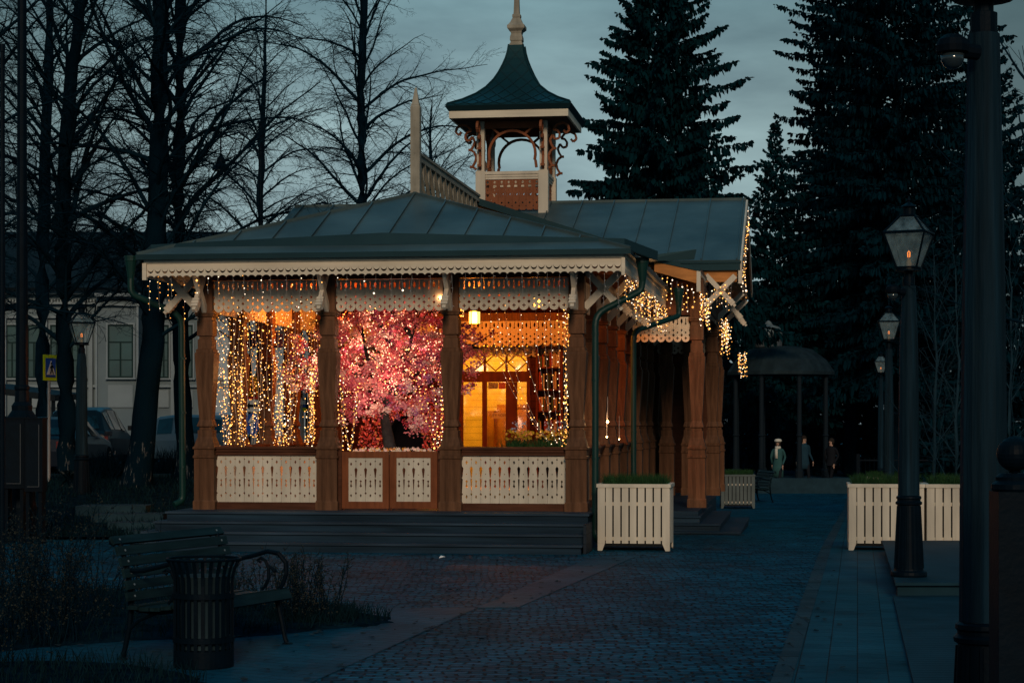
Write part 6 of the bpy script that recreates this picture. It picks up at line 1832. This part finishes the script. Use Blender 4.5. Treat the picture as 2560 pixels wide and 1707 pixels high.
# ---------------- cars
def car(X, Y, rz, L, Wd, H, paint, label, kind='suv', plate=None, name='parked_car'):
    z0 = gz(X, Y); r = empty(name, (X, Y, z0), rz); tag(r, label, 'car', 'parked cars'); hw = Wd/2
    # cross-sections along the car: (y, sill half width, beltline z, roof z, roof half width)
    if kind == 'suv': S = [(-.5, .86, .62, .66, .7), (-.485, .92, .95, .98, .80), (-.46, .95, 1.02, 1.06, .80), (-.37, .99, 1.05, 1.58, .66), (-.25, 1.0, 1.04, 1.66, .67), (0, 1.0, 1.02, 1.67, .68), (.13, 1.0, 1.0, 1.60, .66), (.27, .99, .98, 1.02, .80), (.43, .94, .90, .93, .78), (.49, .85, .70, .74, .7)]
    else: S = [(-.5, .86, .55, .60, .7), (-.48, .93, .88, .92, .80), (-.40, .97, .93, .97, .78), (-.27, 1.0, .95, 1.38, .62), (-.1, 1.0, .93, 1.44, .64), (.06, 1.0, .92, 1.40, .63), (.22, .99, .90, .94, .78), (.42, .94, .80, .84, .78), (.49, .85, .60, .64, .7)]
    rings = []; ks = H/1.67 if kind == 'suv' else H/1.44
    for y, wf, zb, zr, rw in S:
        w = hw*wf; y *= L; zb *= ks; zr *= ks; wr = hw*rw if zr-zb > .2 else w*.86
        rings.append([(-w*.92, y, .22), (-w, y, .42), (-w, y, zb*.82), (-w*.955, y, zb), (-wr, y, zr-.05*(zr-zb > .2)), (-wr*.8, y, zr), (wr*.8, y, zr), (wr, y, zr-.05*(zr-zb > .2)), (w*.955, y, zb), (w, y, zb*.82), (w, y, .42), (w*.92, y, .22)])
    b = MB(); k = 12; b.v = [p for q in rings for p in q]
    b.f = [(i*k+j, i*k+(j+1) % k, (i+1)*k+(j+1) % k, (i+1)*k+j) for i in range(len(rings)-1) for j in range(k)]+[tuple(range(k-1, -1, -1)), tuple((len(rings)-1)*k+j for j in range(k))]; b.m = [0]*len(b.f)
    o = fix_normals(b.build('body', paint, r, smooth=False))
    mod = o.modifiers.new('bevel', 'BEVEL'); mod.width = .03; mod.segments = 2; mod.limit_method = 'ANGLE'
    cab = [q for q, s in zip(rings, S) if s[3]-s[2] > .2]
    GL = mat('car_glass', (.006,.012,.016), .06, var=0, spec=.9)
    for s_ in (0, 1):
        for i in range(len(cab)-1):
            A, B = cab[i], cab[i+1]; ia, ib = (3, 4) if s_ == 0 else (8, 7)
            p = [Vector(A[ia]), Vector(B[ia]), Vector(B[ib]), Vector(A[ib])]; c = sum(p, Vector())/4; off = Vector((-.012 if s_ == 0 else .012, 0, 0))
            p = [c+(x-c)*.86+off for x in p]; b = MB(); b.slab(p if s_ else p[::-1], -.008); b.build('side_window', GL, r)
    i0 = [i for i, s in enumerate(S) if s[3]-s[2] > .2][0]; i1 = [i for i, s in enumerate(S) if s[3]-s[2] > .2][-1]
    for (A, B, nm) in ((rings[i0-1], rings[i0], 'rear_window'), (rings[i1+1], rings[i1], 'windscreen')):
        p = [Vector(A[4]), Vector(A[7]), Vector(B[7]), Vector(B[4])]; c = sum(p, Vector())/4; off = Vector((0, -.02 if nm == 'rear_window' else .02, .012)); p = [c+(x-c)*.84+off for x in p]; b = MB(); b.slab(p, .01); b.build(nm, GL, r)
    for sx_ in (-1, 1):
        for yy in (-.30, .31):
            b = MB(); n = 20; R = .34
            b.add([(sx_*(hw-.02+ox), yy*L+cos(2*pi*j/n)*q, R+sin(2*pi*j/n)*q) for ox, q in ((-.2, R), (0, R), (.015, R*.93), (.015, R*.62)) for j in range(n)], [(i*n+j, i*n+(j+1) % n, (i+1)*n+(j+1) % n, (i+1)*n+j) for i in range(3) for j in range(n)]+[tuple(3*n+j for j in range(n))])
            w_ = b.build('wheel', mat('tyre_rubber', (.012,.012,.013), .8, var=0), r)
            b = MB()
            for j in range(5): a = 2*pi*j/5; b.beam((sx_*(hw+.0), yy*L, R), (sx_*(hw+.0), yy*L+cos(a)*R*.6, R+sin(a)*R*.6), .05, .03, (1, 0, 0))
            b.build('rim', mat('alloy_rim', (.12,.12,.13), .4, metal=.7, var=0), w_)
        b = MB(); zb = S[1][2]*ks; b.box(sx_*hw*.60-.12, sx_*hw*.60+.12, -L*.5-.005, -L*.47, zb-.20, zb-.03); b.box(sx_*hw*.92-.05, sx_*hw*.92+.04, -L*.49, -L*.44, zb-.18, zb-.03); b.build('tail_light', mat('tail_light_red', (.22,.012,.01), .25, var=0, spec=.7), r)
        b = MB(); b.box(sx_*hw*.66-.14, sx_*hw*.66+.14, L*.46, L*.495, .60, .72); b.build('headlight', mat('headlight_glass', (.4,.42,.44), .15, var=0), r)
        b = MB(); b.box(sx_*(hw+.10)-.09, sx_*(hw+.10)+.09, L*.16, L*.19, S[3][2]*ks, S[3][2]*ks+.13); b.build('wing_mirror', paint, r)
    if plate:
        b = MB(); b.box(-.26, .26, -L*.5-.02, -L*.5-.008, .58, .70); p = b.build('number_plate', WHITE, r); text_mesh(plate, .11, BLACK, p, (-.06, -L*.5-.024, .64), name='plate_characters')
    return r
CP = mat('dark_blue_black_paint', (.004,.007,.012), .35, var=0, spec=.25)
car(bx(222, 54), 54, radians(2), 4.6, 1.84, 1.70, CP, 'dark SUV seen from behind, parked between the left lamp post and the thick trunk', plate='K')
car(bx(92, 47), 49.6, radians(-1), 4.5, 1.78, 1.42, mat('navy_paint', (.004,.010,.022), .35, var=0, spec=.25), 'dark low car mostly hidden by the utility cabinets', 'sedan')
car(bx(452, 60), 60, radians(82), 4.0, 1.7, 1.52, mat('grey_blue_paint', (.05,.10,.14), .4, var=0, spec=.3), 'grey-blue hatchback seen side-on left of the corner column', 'suv')
car(bx(556, 64), 64, radians(86), 4.4, 1.75, 1.62, mat('car_white_paint', (.32,.36,.40), .4, var=0, spec=.3), 'white car seen between the tree and the corner column', 'suv')
# hedge and kerb in front of the cars
tag((lambda: (lambda b: (b.box(bx(60, 46), bx(430, 46), 45.8, 46.0, .3, .60), b.build('kerb', CONC))[1])(MB()))(), kind='structure')
for i, (s0, s1, Y, lb) in enumerate(((238, 300, 44, 'leafless low hedge between lamp post and thick trunk'), (388, 470, 47, 'leafless low hedge in front of the grey-blue car'))):
    random.seed(400+i); X0, X1 = bx(s0, Y), bx(s1, Y); r = empty('low_hedge', ((X0+X1)/2, Y, .48)); tag(r, lb, 'hedge', 'leafless hedges'); tm = TM()
    for k in range(420):
        p = Vector((random.uniform(X0, X1)-(X0+X1)/2, random.gauss(0, .25), 0)); d = (Vector((0, 0, 1))+rv(.5)).normalized(); l = random.uniform(.3, .75); tm.seg([p, p+d*l*.5+rv(.04), p+d*l+rv(.06)], [.009, .007, .003], 3)
    tm.build('twigs', TWIG, r)
# carport / dark shelter roof and hanging street lamp
r = empty('carport', (bx(60, 58), 58, gz(bx(60, 58), 58))); tag(r, 'low dark open shelter with a flat sloping roof behind the left tree', 'shelter'); oz = r.location.z
b = MB(); b.slab([(bx(-30, 58)-r.location.x, -1, bz(965, 58)-oz), (bx(158, 58)-r.location.x, -1, bz(988, 58)-oz), (bx(158, 58)-r.location.x, 2.5, bz(980, 58)-oz), (bx(-30, 58)-r.location.x, 2.5, bz(955, 58)-oz)], .18); b.build('roof', TILE, r)
for s in (10, 92, 150): b = MB(); x = bx(s, 58)-r.location.x; b.box(x-.05, x+.05, -.9, -.8, 0, bz(990, 58)-oz); b.build('post', IRON, r)
Y = 56; r = empty('street_lamp', (bx(652, Y), Y, gz(bx(652, Y), Y))); oz = r.location.z; tag(r, 'tall pole with a bell-shaped lamp hung from a long arm, above the left roof slope', 'street lamp')
b = MB(); zt = bz(303, Y)-oz; b.loft([(.12,0),(.11,1.2),(.085,1.3),(.08,4.5),(.095,4.55),(.095,4.75),(.07,4.8),(.065,zt-.55),(.095,zt-.5),(.10,zt-.35),(.07,zt-.3),(.07,zt-.05),(.12,zt-.04),(.10,zt)], 0, 0, 14, 0); b.build('pole', IRON, r)
b = MB(); xl = bx(552, Y)-r.location.x; za = bz(345, Y)-oz; b.tube([(0,0,za-.5),(-.25,0,za-.1),(xl*.55,0,za+.15),(xl,0,za),(xl,0,bz(385, Y)-oz)], .025, 7); b.build('arm', IRON, r)
zs_ = bz(420, Y)-oz; b = MB(); b.loft([(.24,zs_-.06),(.25,zs_-.04),(.19,zs_+.05),(.13,zs_+.12),(.12,zs_+.22),(.09,zs_+.30),(.03,zs_+.36),(.02,zs_+.45)], xl, 0, 20, 0); b.build('lamp_shade', IRON, r)
b = MB(); b.loft([(.20,zs_-.09),(.22,zs_-.065)], xl, 0, 18, 0); b.build('diffuser', mat('frosted_diffuser', (.45,.5,.5), .4, var=0), r)

# ---------------- rotunda
Y = 73; cx = bx(1952, Y); r = empty('garden_rotunda', (cx, Y, gz(cx, Y))); oz = r.location.z; tag(r, 'small round garden pavilion with white dome far behind the walkers', 'rotunda')
def rz2(y): return bz(y, Y)-oz
b = MB(); b.loft([(2.6,-.2),(2.6,rz2(1197)),(2.55,rz2(1194))], 0, 0, 24, 0); b.build('base', CONC, r)
for k in range(8):
    a = 2*pi*k/8+.25; b = MB(); b.loft([(.15,.0),(.15,.3),(.10,.35),(.085,1.5),(.12,1.55),(.085,1.6),(.08,rz2(945)-rz2(1194)),(.14,rz2(940)-rz2(1194))], 0, 0, 12, 0); o = b.build('column', mat('dark_painted_column', (.008,.014,.02), .6, var=0), r, (cos(a)*1.75, sin(a)*1.75, rz2(1194)))
ROT = mat('pale_sheet_roof', (.13,.16,.17), .5, metal=.2, var=.25, vscale=3)
b = MB(); b.loft([(1.95,rz2(938)),(1.95,rz2(930)),(1.65,rz2(900)),(1.15,rz2(874)),(.6,rz2(866))], 0, 0, 24, 0); b.build('lower_roof', mat('dark_sheet_roof', (.012,.022,.028), .6, var=.3, vscale=3), r)
b = MB(); b.loft([(.50,rz2(868)),(.50,rz2(840))], -.45, 0, 16, 0); b.build('drum', mat('grey_drum', (.06,.07,.08), .6), r)
b = MB(); b.loft([(.52,rz2(841)),(.53,rz2(836)),(.50,rz2(826)),(.38,rz2(817)),(.18,rz2(813)),(.13,rz2(809)),(.10,rz2(805)),(.02,rz2(801))], -.45, 0, 20, 0); b.build('dome', ROT, r, smooth=True)
r = empty('iron_fence', (bx(2145, 70), 70, gz(bx(2145, 70), 70))); tag(r, 'dark iron fence beyond the right walker', 'fence')
for k in range(3): b = MB(); x = k*1.9; b.box(x-.06, x+.06, -.06, .06, 0, 1.25); b.build('post', IRON, r)
b = MB()
for z in (.25, 1.0): b.box(0.06, 3.74, -.02, .02, z, z+.05)
for k in range(24): b.tube([(.1+k*.155,0,.1),(.1+k*.155,0,1.12)], .012, 4)
b.build('railings', IRON, r)
tag((lambda b: (b.box(bx(1895, 66), bx(2140, 66), 66, 66.3, -.8, bz(1195, 66)), b.build('low_wall', CONC))[1])(MB()), 'long low pale stone wall behind the three walkers', 'wall')

# ---------------- people
def skin_person(X, Y, h, rz, stride, label, coat, legs, hat=None, scarf=None, hair=(.02,.015,.012), coat_len=.50, arm=.15):
    z0 = gz(X, Y)+.01; r = empty('person', (X, Y, z0), rz); tag(r, label, 'person', 'people walking past'); k = h/1.7
    V, E, R = [], [], []
    def v(p, rad, par=None):
        V.append(tuple(c*k for c in p)); R.append(rad*k)
        if par is not None: E.append((par, len(V)-1))
        return len(V)-1
    pel = v((0, 0, .93), .125); ab = v((0, .01, 1.08), .115, pel); ch = v((0, .0, 1.26), .135, ab); nk = v((0, .01, 1.44), .055, ch); hd0 = v((0, -.01, 1.53), .07, nk); hd = v((0, -.01, 1.61), .088, hd0); ht = v((0, .0, 1.68), .055, hd)
    for s in (-1, 1):
        hp = v((s*.09, 0, .88), .10, pel); fw = stride*s
        kn = v((s*.10, -fw*.55-.02, .50), .062, hp); an = v((s*.10, -fw, .09+max(0, -fw)*.15), .040, kn); v((s*.11, -fw-.13, .035), .036, an)
        sh = v((s*.17, 0, 1.38), .062, ch); el_ = v((s*.23, arm*s*.4+.02, 1.12), .046, sh); wr = v((s*.235, -arm*s-.05, .89), .028, el_); pm = v((s*.235, -arm*s-.06, .82), .030, wr)
        for f in range(4):
            y = -arm*s-.06+(f-1.5)*.019; l = (.055, .07, .075, .062)[f]
            a = v((s*.236, y, .775), .0085, pm); v((s*.228, y-.004, .775-l), .0075, a)
        th = v((s*.225, -arm*s-.10, .80), .009, pm); v((s*.222, -arm*s-.118, .765), .008, th)
    me = bpy.data.meshes.new('body'); me.from_pydata(V, E, []); o = bpy.data.objects.new('tmp', me); COL.objects.link(o)
    m = o.modifiers.new('s', 'SKIN'); m.use_smooth_shade = True
    for i, sv in enumerate(me.skin_vertices[0].data): sv.radius = (R[i], R[i]); sv.use_root = (i == 0)
    o.modifiers.new('d', 'SUBSURF').levels = 1
    dg = bpy.context.evaluated_depsgraph_get(); m2 = bpy.data.meshes.new_from_object(o.evaluated_get(dg)); bpy.data.objects.remove(o)
    sk = mat('skin', (.42,.25,.18), .6, var=0); cm = mat(coat[0], coat[1], .85, var=.15); lm = mat(legs[0], legs[1], .85, var=0)
    for mm in (sk, cm, lm): m2.materials.append(mm)
    for p in m2.polygons:
        z = p.center.z/k; p.material_index = 0 if z > 1.45 or (z < .86 and abs(p.center.x)/k > .19) else (2 if z < .90 else 1)
        p.use_smooth = True
    bo = bpy.data.objects.new('body', m2); COL.objects.link(bo); bo.parent = r
    b = MB(); b.loft([(.20*k,coat_len*k),(.19*k,.8*k),(.15*k,1.05*k),(.175*k,1.25*k),(.165*k,1.38*k),(.07*k,1.46*k)], 0, 0, 16, 0, 1, .78); b.build('coat', cm, r, smooth=True)
    # face, hair, hat, scarf
    b = MB(); b.loft([(.012*k,1.595*k),(.016*k,1.585*k),(.006*k,1.62*k)], 0, -.096*k, 8, 0); b.build('nose', sk, r)
    for s in (-1, 1):
        b = MB(); b.octa((s*.032*k, -.088*k, 1.622*k), .011*k); b.build('eye', BLACK, r)
    b = MB(); b.box(-.025*k, .025*k, -.097*k, -.085*k, 1.552*k, 1.560*k); b.build('mouth', mat('lips', (.25,.08,.07), .6, var=0), r)
    b = MB(); b.loft([(.075*k,1.50*k) if hat is None else (.09*k,1.48*k),(.098*k,1.58*k),(.100*k,1.65*k),(.075*k,1.71*k),(.02*k,1.735*k)], 0, .022*k, 14, 0); b.build('hair', mat('dark_hair', hair, .8, var=0), r, smooth=True)
    if hat: b = MB(); b.loft([(.105*k,1.645*k),(.125*k,1.66*k),(.13*k,1.70*k),(.09*k,1.745*k),(.02*k,1.755*k)], 0, .01*k, 16, 0); b.build('hat', mat('cream_wool', hat, .9, var=.1), r, smooth=True)
    if scarf:
        b = MB(); b.loft([(.09*k,1.40*k),(.105*k,1.43*k),(.10*k,1.49*k),(.08*k,1.50*k)], 0, -.01*k, 14, 0); b.box(-.06*k, .03*k, -.155*k, -.125*k, 1.08*k, 1.42*k); b.build('scarf', mat('cream_wool', scarf, .9, var=.1), r, smooth=True)
    return r
Y = 69
skin_person(bx(1945, Y), Y, 1.72, radians(-25), .16, 'woman in dark green coat with cream hat and scarf, leftmost of the three walkers', ('dark_green_coat', (.03,.085,.085)), ('dark_tights', (.012,.014,.018)), hat=(.55,.50,.42), scarf=(.42,.40,.34), coat_len=.45)
Y = 72
skin_person(bx(2010, Y), Y, 1.84, radians(15), .22, 'bareheaded walker in dark blue-grey coat, middle of the three', ('dark_blue_coat', (.014,.040,.060)), ('dark_trousers', (.010,.012,.016)), coat_len=.62)
Y = 70
skin_person(bx(2078, Y), Y, 1.76, radians(-40), .26, 'walker in short black jacket, right of the other two', ('black_jacket', (.009,.010,.013)), ('black_trousers', (.008,.009,.012)), coat_len=.80)
